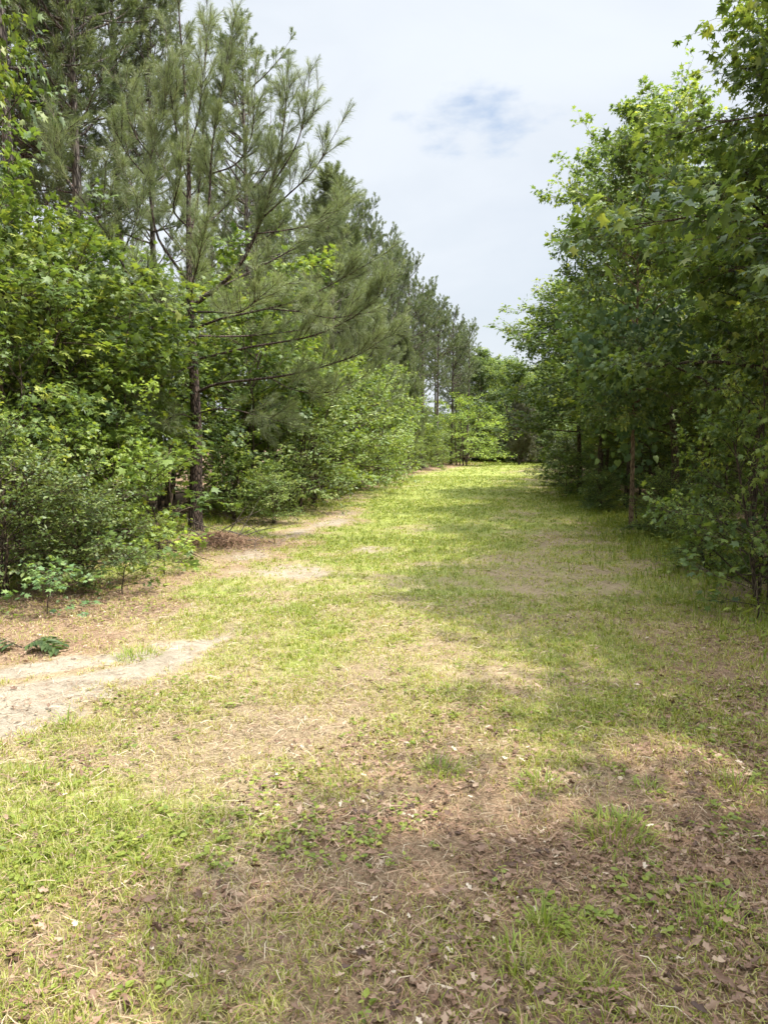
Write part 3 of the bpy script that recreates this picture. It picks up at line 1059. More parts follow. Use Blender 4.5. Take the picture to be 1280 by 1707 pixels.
    limb([(322, 500, 0), (400, 462, .8), (480, 420, 1.2), (540, 385, 1.4), (566, 350, 1.4)], 0.028, 1.0, 0.3)
    limb([(325, 600, 0), (420, 578, -.6), (520, 560, -1.0), (600, 522, -1.2), (645, 480, -1.2)], 0.03, 1.0, 0.35)
    limb([(322, 560, 0), (410, 560, 1.0), (500, 550, 1.6), (590, 530, 1.9)], 0.028, 1.0, 0.3)
    limb([(325, 610, 0), (290, 622, -.8), (250, 640, -1.5), (225, 625, -1.8)], 0.022, 0.9, 0.35, 0.3)
    limb([(316, 430, 0), (280, 390, .7), (240, 340, 1.1), (205, 285, 1.3)], 0.026, 1.0, 0.25)
    limb([(316, 400, 0), (370, 350, .7), (420, 300, 1.0), (455, 245, 1.1)], 0.026, 1.0, 0.25)
    limb([(318, 500, 0), (322, 470, -1.2), (330, 440, -1.9), (340, 390, -2.3)], 0.028, 1.0, 0.3)
    limb([(318, 530, 0), (290, 520, -1.2), (262, 505, -2.0), (240, 465, -2.4)], 0.026, 0.9, 0.3)
    limb([(320, 520, 0), (355, 520, -1.3), (400, 520, -2.1), (440, 490, -2.5)], 0.026, 1.0, 0.3)
    limb([(315, 380, 0), (290, 350, -.9), (300, 300, -1.4), (305, 240, -1.6)], 0.022, 1.0, 0.2)
    limb([(318, 470, 0), (330, 440, 1.4), (320, 390, 2.2), (310, 330, 2.5)], 0.026, 1.0, 0.3)
    limb([(313, 330, 0), (275, 280, .4), (250, 225, .6), (235, 165, .7)], 0.02, 1.0, 0.2)
    shoots(tp[24:], 0.8, 0.1, 0.6)
    S0a, S1a = np.concatenate(S0), np.concatenate(S1)
    B.sticks(S0a, S1a, 0.0065, 0.0035)
    v, q4, t3, a = needles(S0a, S1a, 78, 0.20, 0.0034, rng, spread=(16, 70), start=0.05)
    t = thing("pine_tree", "open-grown pine with fanned upswept limbs and dark red trunk beside the lane", 'tree', base)
    mesh_obj("trunk", TR.mesh("lone_pine_trunk"), M['pine_bark'], t)
    mesh_obj("branches", B.mesh("lone_pine_branches"), M['pine_bark'], t)
    mesh_obj("crown", mesh_np("lone_pine_needles", v, [q4, t3], {'rnd': a}), M['needle'], t)
    print("lone pine shoots", len(S0a), "needles", len(a) // 5)


build_lone_pine()

# ------------------------------------------------------------------ left side: understorey in front of the pines
G_LB = 'broadleaf bushes under the tall pines on the left'
G_LS = 'shrubs lining the left edge of the lane'


def P_(kind, name, label, cat, u, y, H, rz=None, wide=1.0, group=None, **k):
    return plant(kind, name, label, cat, ux(u, y), y, H, rz, wide, group, **k)


P_('gum_bush_a', 'sweetgum_tree', "tall slim sweetgum with yellow-green top rising at the left picture edge", 'tree', -45, 11.2, 7.6, 0.5, 0.5)
P_('gum_bush_b', 'sweetgum_bush', "sweetgum bush with bright top under the slim yellow-green tree", 'bush', 30, 10.8, 4.25, 1.0, 1.0, G_LB)
P_('gum_bush_a', 'sweetgum_bush', "dense sweetgum bush below the lone pine's lowest left limb", 'bush', 140, 12.2, 4.45, 2.2, 1.0, G_LB)
P_('gum_bush_c', 'sweetgum_bush', "dark green sweetgum bush close behind the lone pine's trunk", 'bush', 265, 16.6, 4.4, 0.2, 1.0, G_LB)
P_('gum_bush_b', 'sweetgum_bush', "sweetgum bush with pale sprays reaching left of the pine trunk", 'bush', 205, 13.2, 3.6, 3.6, 0.9, G_LB)
P_('gum_bush_c', 'sweetgum_bush', "pale star-leaved bush between the fine-leaved shrubs and the pine trunk", 'bush', 205, 10.9, 2.5, 1.3, 0.8, G_LB, leafmat='bright')
P_('gum_bush_c', 'sweetgum_bush', "low spreading sweetgum bush behind the fine-leaved shrub", 'bush', 60, 9.8, 2.7, 4.0, 0.9, G_LB)
P_('gum_bush_a', 'sweetgum_bush', "tall sweetgum bush showing between the pine's limbs on the right of its trunk", 'bush', 400, 17.8, 5.2, 5.0, 1.0, G_LB)
P_('oval_bush_a', 'fine_leaved_shrub', "fine-leaved shrub spreading at the left picture edge by the sandy track", 'shrub', 5, 7.9, 1.45, 0.6, 1.0)
P_('oval_bush_a', 'fine_leaved_shrub', "fine-leaved shrub with arching twigs left of the brush pile", 'shrub', 140, 8.5, 1.12, 2.9, 1.05)
P_('seedling', 'sweetgum_seedling', "sweetgum seedling holding bright star leaves in front of the pine trunk", 'seedling', 265, 10.6, 1.25, 0.3, 1.1)
P_('seedling_b', 'sweetgum_seedling', "pale little seedling on the brown litter above the sandy track", 'seedling', 80, 7.15, 0.42, 1.1, 1.2, leafmat='vine')
P_('seedling_b', 'sweetgum_seedling', "small yellow-green seedling at the tip of the fine-leaved shrub", 'seedling', 275, 9.3, 0.45, 2.1, 1.2)
P_('seedling', 'sweetgum_seedling', "dark seedling in the grass edge just below the brush pile", 'seedling', 205, 8.1, 0.55, 4.1, 1.1)
P_('oval_bush_a', 'low_shrub', "low round shrub at the sandy edge right of the lone pine", 'shrub', 455, 15.2, 0.95, 0.9, 1.1)
P_('gum_bush_c', 'leafy_bush', "dark leafy bush right of the lone pine's trunk", 'bush', 395, 15.8, 1.9, 2.4, 1.0, G_LS)
row = [
    ('oval_bush_b', 505, 18.2, 3.3, 'leafy_shrub', "rounded shrub behind the low round shrub at the sandy edge"),
    ('gum_bush_c', 545, 20.5, 3.8, 'leafy_shrub', "star-leaved shrub overhanging the end of the sandy patch"),
    ('oval_bush_b', 585, 23.5, 3.9, 'leafy_shrub', "pale green shrub below the lone pine's lowest right limb"),
    ('bright_bush', 612, 27.0, 3.9, 'leafy_shrub', "light green shrub midway along the left edge of the lane"),
    ('oval_bush_b', 640, 31.0, 4.3, 'leafy_shrub', "tallest pale shrub midway down the left edge of the lane"),
    ('bright_bush', 660, 36.0, 3.4, 'leafy_shrub', "shrub in front of the small cone-shaped pine"),
    ('oval_bush_b', 684, 42.0, 3.0, 'leafy_shrub', "low shrub just beyond the small cone-shaped pine"),
    ('bright_bush', 716, 47.0, 3.2, 'leafy_shrub', "low bright shrub left of the lime-green tree"),
    ('oval_bush_b', 737, 52.0, 3.0, 'leafy_shrub', "shrub touching the lime-green tree"),
]
for i, (k, u, y, H, nm, lab) in enumerate(row):
    P_(k, nm, lab, 'shrub', u - 18, y, H, i * 1.3, 1.05, G_LS, leafmat='bright' if i % 2 else None)
P_('oval_bush_b', 'lime_green_tree', "lime-green small tree jutting into the lane at its far left bend", 'tree', 770, 56, 4.9, 1.0, 1.15, leafmat='bright')
for i, (u, y, H) in enumerate([(450, 20.5, 4.2), (500, 23.5, 4.4), (555, 28, 4.4), (600, 33.5, 4.4), (640, 40, 4.0), (690, 50, 4.2), (20, 14.5, 4.9), (100, 16.5, 4.9), (190, 18, 4.9), (300, 20, 4.8), (360, 22, 4.8)]):
    P_(('gum_bush_a', 'gum_bush_b')[i % 2], 'understorey_bush', "dark broadleaf bush in the shade behind the front row of left bushes", 'bush', u, y, H, i * 0.9, 1.0, 'shaded bushes behind the front row on the left')
P_('pine_mid', 'pine_tree', "bushy mid-height pine right of the lone pine, its crown reaching the shrubs", 'tree', 548, 24.5, 9.6, 0.3, 1.0)
P_('pine_mid', 'pine_tree', "half-grown pine leaning over the pale shrubs midway down the lane", 'tree', 590, 30.5, 9.4, 1.9, 0.95)
P_('pine_young', 'pine_tree', "small cone-shaped pine among the shrubs at the far left edge", 'tree', 672, 41, 7.2, 1.2, 0.85)
P_('pine_young', 'pine_tree', "young pine hidden to half its height behind the pale shrubs", 'tree', 628, 36, 7.4, 2.7, 0.9)

# thin stems in the shade under the left bushes
for i in range(26):
    y = random.uniform(11.5, 19)
    u = random.uniform(10, 300) if i < 18 else random.uniform(370, 480)
    x = ux(u, y)
    if x > left_edge(y) - 0.3:
        x = float(left_edge(y)) - random.uniform(0.3, 1.5)
    plant('sapling', 'sapling', "thin bare-stemmed sapling in the shade under the left bushes", 'sapling', x, y, random.uniform(3.2, 5.0), None, 1.0, 'thin saplings under the left bushes')

# ------------------------------------------------------------------ the pine stand behind them
G_PS = 'tall pines of the stand on the left'
fr = [(25, 16.5, 14.6, "tall pine with two-toned grey trunk above the left bushes' edge"),
      (70, 19.0, 15.2, "tall pine whose pale trunk shows beside the slim yellow-green tree"),
      (150, 18.0, 14.6, "dark-stemmed tall pine just left of the lone pine's crown"),
      (225, 21.5, 15.0, "tall pine rising behind the lone pine's left limbs"),
      (120, 23.0, 15.5, "tall pine standing behind the dark-stemmed one"),
      (-25, 20, 15.0, "tall pine cut by the left picture edge"),
      ]
for i, (u, y, H, lab) in enumerate(fr):
    P_(('pine_tall_a', 'pine_tall_b', 'pine_tall_c')[i % 3], 'pine_tree', lab, 'tree', u, y, H, i * 1.1, 1.0, G_PS)
sky = [(560, 30, 12.2, "nearest stand pine right of the lone pine, ragged top against the sky"),
       (598, 33, 12.6, "second stand pine along the skyline sloping down to the lane's end"),
       (628, 37, 12.8, "stand pine topping the small hidden young pine"),
       (652, 41, 13.0, "stand pine behind the tallest pale shrub"),
       (680, 45, 13.0, "stand pine above the small cone-shaped pine"),
       (706, 49, 12.6, "stand pine with its bare trunk seen over the low bright shrub"),
       (728, 54, 12.4, "third from last pine on the skyline towards the lane's end"),
       (752, 58, 12.2, "last but one pine on the skyline, bare trunk beside the lime-green tree"),
       (778, 62, 12.0, "last pine of the stand, behind the lime-green tree")]
for i, (u, y, H, lab) in enumerate(sky):
    P_(('pine_tall_b', 'pine_tall_c', 'pine_tall_a')[i % 3], 'pine_tree', lab, 'tree', u, y, H * 0.91, i * 1.7, 0.95, G_PS)
cnt = 0
for r_ in range(5):
    y = 17.0
    while y < 72:
        x = float(left_edge(y)) - 3.6 - r_ * 2.7 + random.uniform(-0.8, 0.8)
        yy = y + random.uniform(-0.8, 0.8)
        u = 640 + FPX * x / yy
        if -130 < u < 790 and not (u < 330 and (yy > 40 or r_ in (1, 2, 3))):
            plant(random.choice(['pine_tall_a', 'pine_tall_b', 'pine_tall_c']), 'pine_tree', "tall grey-trunked pine deep inside the stand on the left", 'tree', x, yy, random.uniform(11.4, 13.6) * (0.9 if yy > 27 else 1), None, random.uniform(0.85, 1.05), 'pines deep inside the left stand')
            cnt += 1
        y += 2.6 + 0.04 * y
print("stand pines", cnt)

# ------------------------------------------------------------------ right side hardwoods
G_R = 'hardwoods along the right edge of the lane'
right = [
    ('gum_tall_a', 5.7, 8.2, 10.8, "big sweetgum filling the upper right picture edge, closest to the lane's mouth", 4.4, 0.82),
    ('gum_tall_c', 6.5, 9.7, 10.4, "tall hardwood pressed behind the big near sweetgum at the upper right", 0.2, 0.8),
    ('gum_tall_c', 5.5, 11.4, 9.0, "leafy hardwood behind the big near sweetgum, top cutting the sky high up", 1.2, 0.72),
    ('gum_tall_b', ux(1052, 13.9), 13.9, 6.6, "slim tree with bare brown leaning trunk on the right of the lane", 2.2, 0.62),
    ('gum_tall_c', 6.4, 16.6, 8.9, "hardwood just behind the slim bare-trunked tree", 3.0, 0.85),
    ('gum_tall_a', 6.2, 19.4, 8.2, "hardwood with pointed tip left of the slim tree's crown", 4.1, 0.68),
    ('gum_tall_b', 6.4, 22.6, 7.9, "hardwood with dark gaps midway along the right edge", 5.2, 1.0),
    ('gum_tall_b', 6.6, 25.6, 6.6, "low hardwood whose drooping boughs reach out over the lane", 0.9, 1.25),
    ('gum_tall_c', 8.6, 29.5, 7.4, "hardwood beyond the drooping boughs on the right", 1.9, 0.9),
    ('gum_tall_b', 9.6, 34.0, 7.4, "shaded hardwood two thirds down the right edge", 2.9, 0.9),
    ('gum_tall_a', 11.2, 39.0, 7.4, "shaded hardwood near the far right bend", 3.9, 0.85),
    ('gum_tall_c', 12.8, 45.0, 7.4, "hardwood before the rounded grey-green conifer", 4.9, 0.85),
    ('gum_tall_b', 15.0, 52.0, 7.6, "last hardwood on the right before the lane's end", 5.9, 0.9),
]
for k, x, y, H, lab, rz, wd in right:
    plant(k, 'hardwood_tree', lab, 'tree', x, y, H, rz, wd, G_R, woodmat='pale_bark' if 'slim tree with' in lab else None)
# trees beside and behind the viewpoint, whose shade falls on the near grass
for k, x, y, H, rz, wd_ in [('gum_tall_c', 6.0, 4.4, 8.8, 2.4, 0.75), ('gum_tall_a', 5.2, 1.2, 9.4, 2.0, 0.95), ('gum_tall_b', 4.8, -1.8, 9.6, 1.0, 1.0)]:
    plant(k, 'hardwood_tree', "hardwood beside the viewpoint shading the near right grass", 'tree', x, y, H, rz, wd_, 'hardwoods shading the near right grass')
n2 = 0
for r_ in range(3):
    y = 7.0
    while y < 62:
        x = float(right_edge(y)) + 3.8 + 2.9 * r_ + random.uniform(-0.7, 0.7)
        yy = y + random.uniform(-0.9, 0.9)
        u = 640 + FPX * (x - 2.5) / yy
        if u < 1330:
            plant(random.choice(['gum_tall_a', 'gum_tall_b', 'gum_tall_c']), 'hardwood_tree', "shaded hardwood inside the woods behind the right edge", 'tree', x, yy, random.uniform(7.4, 9.2), None, random.uniform(0.8, 1.0), 'hardwoods inside the right woods')
            n2 += 1
        y += 3.3 + 0.03 * y
print("right inner", n2)
for i in range(18):
    y = random.uniform(11, 30)
    x = float(right_edge(y)) + random.uniform(0.8, 3.5)
    plant('sapling', 'sapling', "thin dark sapling in the shade under the right hardwoods", 'sapling', x, y, random.uniform(3.5, 5.2), None, 1.0, 'thin saplings under the right hardwoods')
nb = 0
for r_, (dx, step) in enumerate(((3.0, 2.6), (6.2, 3.0), (9.5, 3.6))):
    y = 9.0
    while y < 60:
        x = float(right_edge(y)) + dx + random.uniform(-0.6, 0.6)
        if (x - 1.5) / y < 0.56:
            plant(('gum_bush_c', 'oval_bush_b')[nb % 2], 'understorey_bush', "dark bush in the shade inside the right woods", 'bush', x, y, random.uniform(2.4, 3.4), None, 1.15, 'shaded bushes inside the right woods', leafmat='gum_dark')
            nb += 1
        y += step + 0.04 * y
print("right fill", nb)
for i, (u, y, H) in enumerate([(715, 60, 3.4), (735, 63, 3.6), (690, 58, 3.4), (755, 66, 3.8), (665, 56, 3.4), (700, 68, 4.2), (730, 72, 4.5), (780, 72, 4.4), (640, 60, 4.0), (615, 52, 3.6)]):
    P_(('gum_bush_c', 'oval_bush_b')[i % 2], 'understorey_bush', "dark bush among the bare trunks behind the lime-green tree", 'bush', u, y, H, i * 0.7, 1.25, 'bushes among the trunks of the stand', leafmat='gum_dark')
# low growth on the right edge
lows = [
    ('gum_bush_c', 'sweetgum_bush', "sweetgum bush thrusting star-leaved sprays in from the right picture edge", 'bush', 1262, 7.6, 2.7, 0.5, 0.66),
    ('seedling', 'sweetgum_seedling', "pale star-leaved seedling low at the right picture edge", 'seedling', 1262, 6.9, 0.75, 0.2, 1.1),
    ('oval_bush_a', 'low_shrub', "small shrub at the foot of the far right trees", 'shrub', 932, 29.0, 1.5, 0.2, 1.1),
    ('oval_bush_a', 'low_shrub', "small shrub beside the grass where the right edge turns dark", 'shrub', 962, 24.0, 1.2, 1.2, 1.1),
    ('seedling', 'sweetgum_seedling', "little sapling standing alone on the right verge beyond the slim trunk", 'seedling', 943, 22.0, 1.1, 2.0, 1.0),
    ('oval_bush_a', 'low_shrub', "shaded shrub just right of the slim bare trunk", 'shrub', 1110, 12.6, 1.0, 2.2, 1.0),
    ('oval_bush_a', 'low_shrub', "low shrub left of the slim bare trunk", 'shrub', 1000, 18.0, 0.9, 3.2, 1.0),
    ('oval_bush_a', 'low_shrub', "low shrub under the big near sweetgum", 'shrub', 1180, 9.4, 0.9, 4.2, 1.0),
]
for k, nm, lab, cat, u, y, H, rz, wd in lows:
    P_(k, nm, lab, cat, u, y, H, rz, wd, None, leafmat=None if k == 'seedling' or 'thrusting' in lab else 'gum_dark')

# ------------------------------------------------------------------ the far end
P_('pine_dense', 'pine_tree', "rounded grey-green conifer standing at the lane's end", 'tree', 866, 60, 5.6, 0.5, 0.95)
G_F = 'trees closing the far end of the lane'
for i, (u, y, H) in enumerate([(800, 72, 9.0), (830, 70, 8.4), (848, 76, 9.4), (880, 74, 8.4), (905, 68, 8.0), (930, 70, 8.4), (960, 66, 8.0), (770, 76, 10), (860, 84, 10), (820, 84, 10.4), (900, 86, 10), (945, 82, 10)]):
    P_(('gum_tall_a', 'gum_tall_c')[i % 2], 'hardwood_tree', "dark hardwood in the wall of trees behind the lane's end", 'tree', u, y, H, i, 1.0, G_F)

for i, (u, y, H) in enumerate([(795, 67, 4.4), (822, 66, 4.2), (840, 69, 5.2), (858, 67, 3.6), (884, 66, 3.8), (905, 64, 3.6), (930, 64, 4.0), (960, 62, 4.0), (770, 68, 4.6), (812, 75, 5), (868, 74, 5), (915, 74, 5), (995, 60, 4)]):
    P_(('gum_bush_c', 'oval_bush_b')[i % 2], 'forest_edge_bush', "dark bush in the forest edge closing the lane's far end", 'bush', u, y, H, i * 0.7, 1.25, "bushes closing the lane's far end", leafmat='gum_dark')


# ------------------------------------------------------------------ the vine on the right trees
def build_vine():
    rng = np.random.default_rng(91)
    T = Tubes()
    base = np.array((*ground_px(1062, 880), 0.0))
    base[2] = gz(base[0], base[1])
    P, TT, NN, S = [], [], [], []
    for (cp) in ([(1062, 880, 0), (1050, 760, -.3), (1060, 680, -.5), (1085, 600, -.8), (1075, 545, -1.0)],
                 [(1060, 680, -.5), (1030, 640, -.8), (1000, 600, -1.0), (985, 560, -1.0)],
                 [(1075, 620, -.7), (1040, 590, -1.0), (1030, 545, -1.1), (1050, 520, -1.1)],
                 [(1085, 600, -.8), (1110, 570, -1.0), (1130, 530, -1.1)]):
        pts = curve_pts([at_px(u, v, base[1] + dy) - base for u, v, dy in cp], 16)
        T.tube(pts, np.linspace(0.014, 0.004, 16), 5)
        m = 330
        t = rng.uniform(3 if len(cp) > 4 else 0, 15, m)
        p = np.stack([np.interp(t, np.arange(16), pts[:, c]) for c in range(3)], 1)
        p = p + rng.normal(0, 1, (m, 3)) * np.array((0.26, 0.2, 0.24))
        P.append(p)
        TT.append(np.array((0, -0.25, -0.8)) + rng.normal(0, 0.4, (m, 3)))
        NN.append(np.array((-0.1, -0.75, 0.6)) + rng.normal(0, 0.35, (m, 3)))
        S.append(rng.uniform(0.07, 0.15, m))
    P = np.concatenate(P)
    k = P[:, 2] > 1.0
    v, f, a = place_leaves(heart, P[k], np.concatenate(TT)[k], np.concatenate(NN)[k], np.concatenate(S)[k], rng)
    t = thing("grape_vine", "vine with round pale leaves climbing the slim bare-trunked tree", 'vine', base)
    mesh_obj("stem", T.mesh("vine_stem"), M['bark'], t)
    mesh_obj("foliage", mesh_np("vine_leaves", v, f, {'rnd': a}), M['vine'], t)


build_vine()


# ------------------------------------------------------------------ grass, straw and dead leaves
def blades(pos, yaw, ln, width, bend, rng, rnd):
    n = len(pos)
    d = np.stack([np.cos(yaw), np.sin(yaw), np.zeros(n)], 1)
    sd = np.stack([-np.sin(yaw), np.cos(yaw), np.zeros(n)], 1)
    e0 = np.radians(np.clip(88 - bend * 45, 8, 90))
    e1 = np.radians(np.clip(80 - bend * 105, -35, 90))
    ln = ln[:, None]
    up = np.array((0, 0, 1.0))
    mid = pos + (d * np.cos(e0)[:, None] + up * np.sin(e0)[:, None]) * ln * 0.5
    tip = mid + (d * np.cos(e1)[:, None] + up * np.sin(e1)[:, None]) * ln * 0.5
    w = (width * 0.5)[:, None] * sd
    v = np.stack([pos - w * 0.8, pos + w * 0.8, mid + w, mid - w, tip], 1).reshape(-1, 3)
    o = (np.arange(n) * 5)[:, None]
    return v, o + np.array([[0, 1, 2, 3]]), o + np.array([[3, 2, 4]]), np.repeat(rnd, 5)


class Soup:
    def __init__(self):
        self.v, self.q, self.t, self.a, self.n = [], [], [], [], 0

    def add(self, v, q, t, a):
        self.v.append(v)
        if q is not None:
            self.q.append(q + self.n)
        if t is not None:
            self.t.append(t + self.n)
        self.a.append(a)
        self.n += len(v)

    def mesh(self, name):
        fs = []
        if self.q:
            fs.append(np.concatenate(self.q))
        if self.t:
            fs.append(np.concatenate(self.t))
        return mesh_np(name, np.concatenate(self.v), fs, {'rnd': np.concatenate(self.a)})


BANDS = [(1.4, 3.2), (3.2, 5.0), (5.0, 8.0), (8.0, 13.0), (13.0, 22.0), (22.0, 38.0), (38.0, 70.0)]


def scatter(y0, y1, n, rng, over_l=0.8, over_r=1.2):
    y = np.sqrt(rng.uniform(y0 * y0, y1 * y1, n))
    lim = y * 0.52 + 1.0
    x = rng.uniform(-1, 1, n) * lim
    ok = (x > left_edge(y) - over_l) & (x < right_edge(y) + over_r)
    return x[ok], y[ok]


def build_grass():
    rng = np.random.default_rng(101)
    S = Soup()
    per = [9000, 9500, 13000, 14000, 15000, 15000, 14000]     # tufts tried in each band
    for (y0, y1), n in zip(BANDS, per):
        x, y = scatter(y0, y1, n, rng)
        s, g, l = zones(x, y)
        keep = rng.random(len(x)) < np.clip(g * 1.25 + 0.10, 0, 1) * (1 - 0.82 * s)
        x, y, g, l = x[keep], y[keep], g[keep], l[keep]
        k = 7
        d = np.hypot(x, y)
        far = np.clip((d - 3) / 25, 0, 1.6)
        tone = 0.44 + 0.13 * np.clip((8 - y) / 3, 0, 1) + 0.9 * (0.45 - g) * 0.5 + rng.normal(0, 0.10, len(x))
        rr = rng.random(len(x)) ** 0.5 * (0.04 + 0.10 * far)
        for j in range(k):
            yaw = rng.uniform(0, 2 * math.pi, len(x))
            px = x + np.cos(yaw) * rr * rng.random(len(x)) * 1.3
            py = y + np.sin(yaw) * rr * rng.random(len(x)) * 1.3
            pos = np.stack([px, py, height(px, py) - 0.004], 1)
            ln = rng.uniform(0.022, 0.066, len(x)) * (0.75 + 0.5 * g) * (1 + 0.4 * far)
            w = rng.uniform(0.0026, 0.0052, len(x)) * (1 + 3.2 * far)
            S.add(*blades(pos, yaw, ln, w, np.clip(rng.normal(0.62, 0.28, len(x)), 0.05, 1.2), rng,
                          np.clip(tone + rng.normal(0, 0.13, len(x)) + 0.45 * (rng.random(len(x)) < 0.14), 0, 1)))
    for (y0, y1), n in zip(BANDS[:4], (2600, 2600, 3000, 3000)):
        x, y = scatter(y0, y1, n, rng)
        s, g, l = zones(x, y)
        cl = fbm(x, y, 0.5, 87, 3)
        k = (rng.random(len(x)) < np.clip((cl - 0.48) * 6, 0, 1)) & (s < 0.4)
        x, y = x[k], y[k]
        for j in range(4):
            m = len(x)
            yaw = rng.uniform(0, 6.283, m)
            tip = np.stack([np.cos(yaw), np.sin(yaw), rng.normal(0.15, 0.2, m)], 1)
            pos = np.stack([x + np.cos(yaw) * 0.006, y + np.sin(yaw) * 0.006, height(x, y) + rng.uniform(0.008, 0.03, m)], 1)
            v, f, a = place_leaves(oval, pos, tip, np.array((0, 0, 1.0)) + rng.normal(0, 0.2, (m, 3)), rng.uniform(0.014, 0.036, m), rng, np.clip(rng.normal(0.22, 0.14, m), 0, 1))
            S.add(v, None, f, a)
    o = mesh_obj("grass", S.mesh("grass"), M['grass'])
    o['kind'] = 'stuff'
    # the rougher, taller growth along both edges
    S = Soup()
    n = 9000
    y = np.concatenate([rng.uniform(4, 30, n), rng.uniform(3.5, 26, n), rng.uniform(58, 68, 2500)])
    x = np.concatenate([right_edge(y[:n]) + rng.normal(0.35, 0.55, n), left_edge(y[n:2 * n]) - np.abs(rng.normal(0.2, 0.6, n)), rng.uniform(5, 18, 2500)])
    cl = fbm(x, y, 0.8, 71)
    k = (rng.random(len(x)) < np.clip((cl - 0.35) * 4, 0.05, 1)) & (poly_sd(x, y, SAND_TRACK) < -0.3)
    k[n:2 * n] &= rng.random(n)[...] < 0.35
    x, y = x[k], y[k]
    d = np.hypot(x, y)
    for j in range(5):
        yaw = rng.uniform(0, 6.283, len(x))
        px, py = x + rng.normal(0, 0.03, len(x)), y + rng.normal(0, 0.03, len(x))
        pos = np.stack([px, py, height(px, py) - 0.01], 1)
        S.add(*blades(pos, yaw, rng.uniform(0.06, 0.21, len(x)), rng.uniform(0.004, 0.008, len(x)) * (1 + d * 0.06), np.clip(rng.normal(0.45, 0.25, len(x)), 0, 1.1), rng, np.clip(rng.normal(0.25, 0.16, len(x)), 0, 1)))
    # broad weed leaves low in the same edges
    n = 9000
    y = np.concatenate([rng.uniform(4, 32, n), rng.uniform(6, 28, n)])
    x = np.concatenate([right_edge(y[:n]) + rng.normal(0.7, 0.6, n), left_edge(y[n:]) - np.abs(rng.normal(0.7, 0.7, n))])
    cl = fbm(x, y, 1.1, 77)
    k = rng.random(len(x)) < np.clip((cl - 0.42) * 5, 0, 1)
    x, y = x[k], y[k]
    z = height(x, y) + rng.uniform(0.03, 0.35, len(x)) * rng.random(len(x))
    m = len(x)
    yaw = rng.uniform(0, 6.283, m)
    tip = np.stack([np.cos(yaw), np.sin(yaw), rng.normal(0, 0.3, m)], 1)
    v, f, a = place_leaves(oval, np.stack([x, y, z], 1), tip, np.array((0, 0, 1.0)) + rng.normal(0, 0.35, (m, 3)), rng.uniform(0.05, 0.10, m), rng, np.clip(rng.normal(0.22, 0.15, m), 0, 1))
    S.add(v, None, f, a)
    o = mesh_obj("undergrowth", S.mesh("undergrowth"), M['grass'])
    o['kind'] = 'stuff'


def build_straw():
    rng = np.random.default_rng(103)
    S, S2 = Soup(), Soup()
    per = [26000, 26000, 26000, 20000, 16000, 9000, 0]
    for (y0, y1), n in zip(BANDS, per):
        if not n:
            continue
        x, y = scatter(y0, y1, n, rng, 3.0, 2.0)
        s, g, l = zones(x, y)
        keep = rng.random(len(x)) < np.clip(0.95 - 0.5 * g, 0, 1) * (1 - 0.6 * s)
        x, y, l = x[keep], y[keep], l[keep]
        m = len(x)
        far = np.clip((np.hypot(x, y) - 3) / 25, 0, 1.2)
        yaw = rng.uniform(0, 6.283, m)
        ln = rng.uniform(0.03, 0.12, m)
        z = height(x, y) + rng.uniform(0.002, 0.022, m)
        c, sn = np.cos(yaw), np.sin(yaw)
        w = rng.uniform(0.0012, 0.0028, m) * (1 + 2.6 * far)
        dz = rng.normal(0, 0.10, m) * ln
        bow = rng.normal(0, 0.12, m) * ln
        p0 = np.stack([x, y, z], 1)
        p1 = np.stack([x + c * ln * 0.5 - sn * bow, y + sn * ln * 0.5 + c * bow, z + np.abs(dz) * 0.8 + 0.004], 1)
        p2 = np.stack([x + c * ln, y + sn * ln, z + dz * 0.5], 1)
        sd = np.stack([-sn * w, c * w, rng.normal(0, 0.5, m) * w], 1) * 0.5
        v = np.stack([p0 - sd, p0 + sd, p1 + sd, p1 - sd, p2], 1).reshape(-1, 3)
        o = (np.arange(m) * 5)[:, None]
        red = rng.random(m) < np.clip(l * 0.8 + 0.12, 0, 1)
        for sel, So in ((~red, S), (red, S2)):
            i = np.where(sel)[0]
            vv = v.reshape(m, 5, 3)[i].reshape(-1, 3)
            oo = (np.arange(len(i)) * 5)[:, None]
            So.add(vv, oo + np.array([[0, 1, 2, 3]]), oo + np.array([[3, 2, 4]]), np.repeat(np.clip(rng.normal(0.55, 0.22, len(i)), 0, 1), 5))
    o = mesh_obj("dead_grass", S.mesh("dead_grass"), M['straw'])
    o['kind'] = 'stuff'
    o = mesh_obj("pine_straw", S2.mesh("pine_straw"), M['redstraw'])
    o['kind'] = 'stuff'


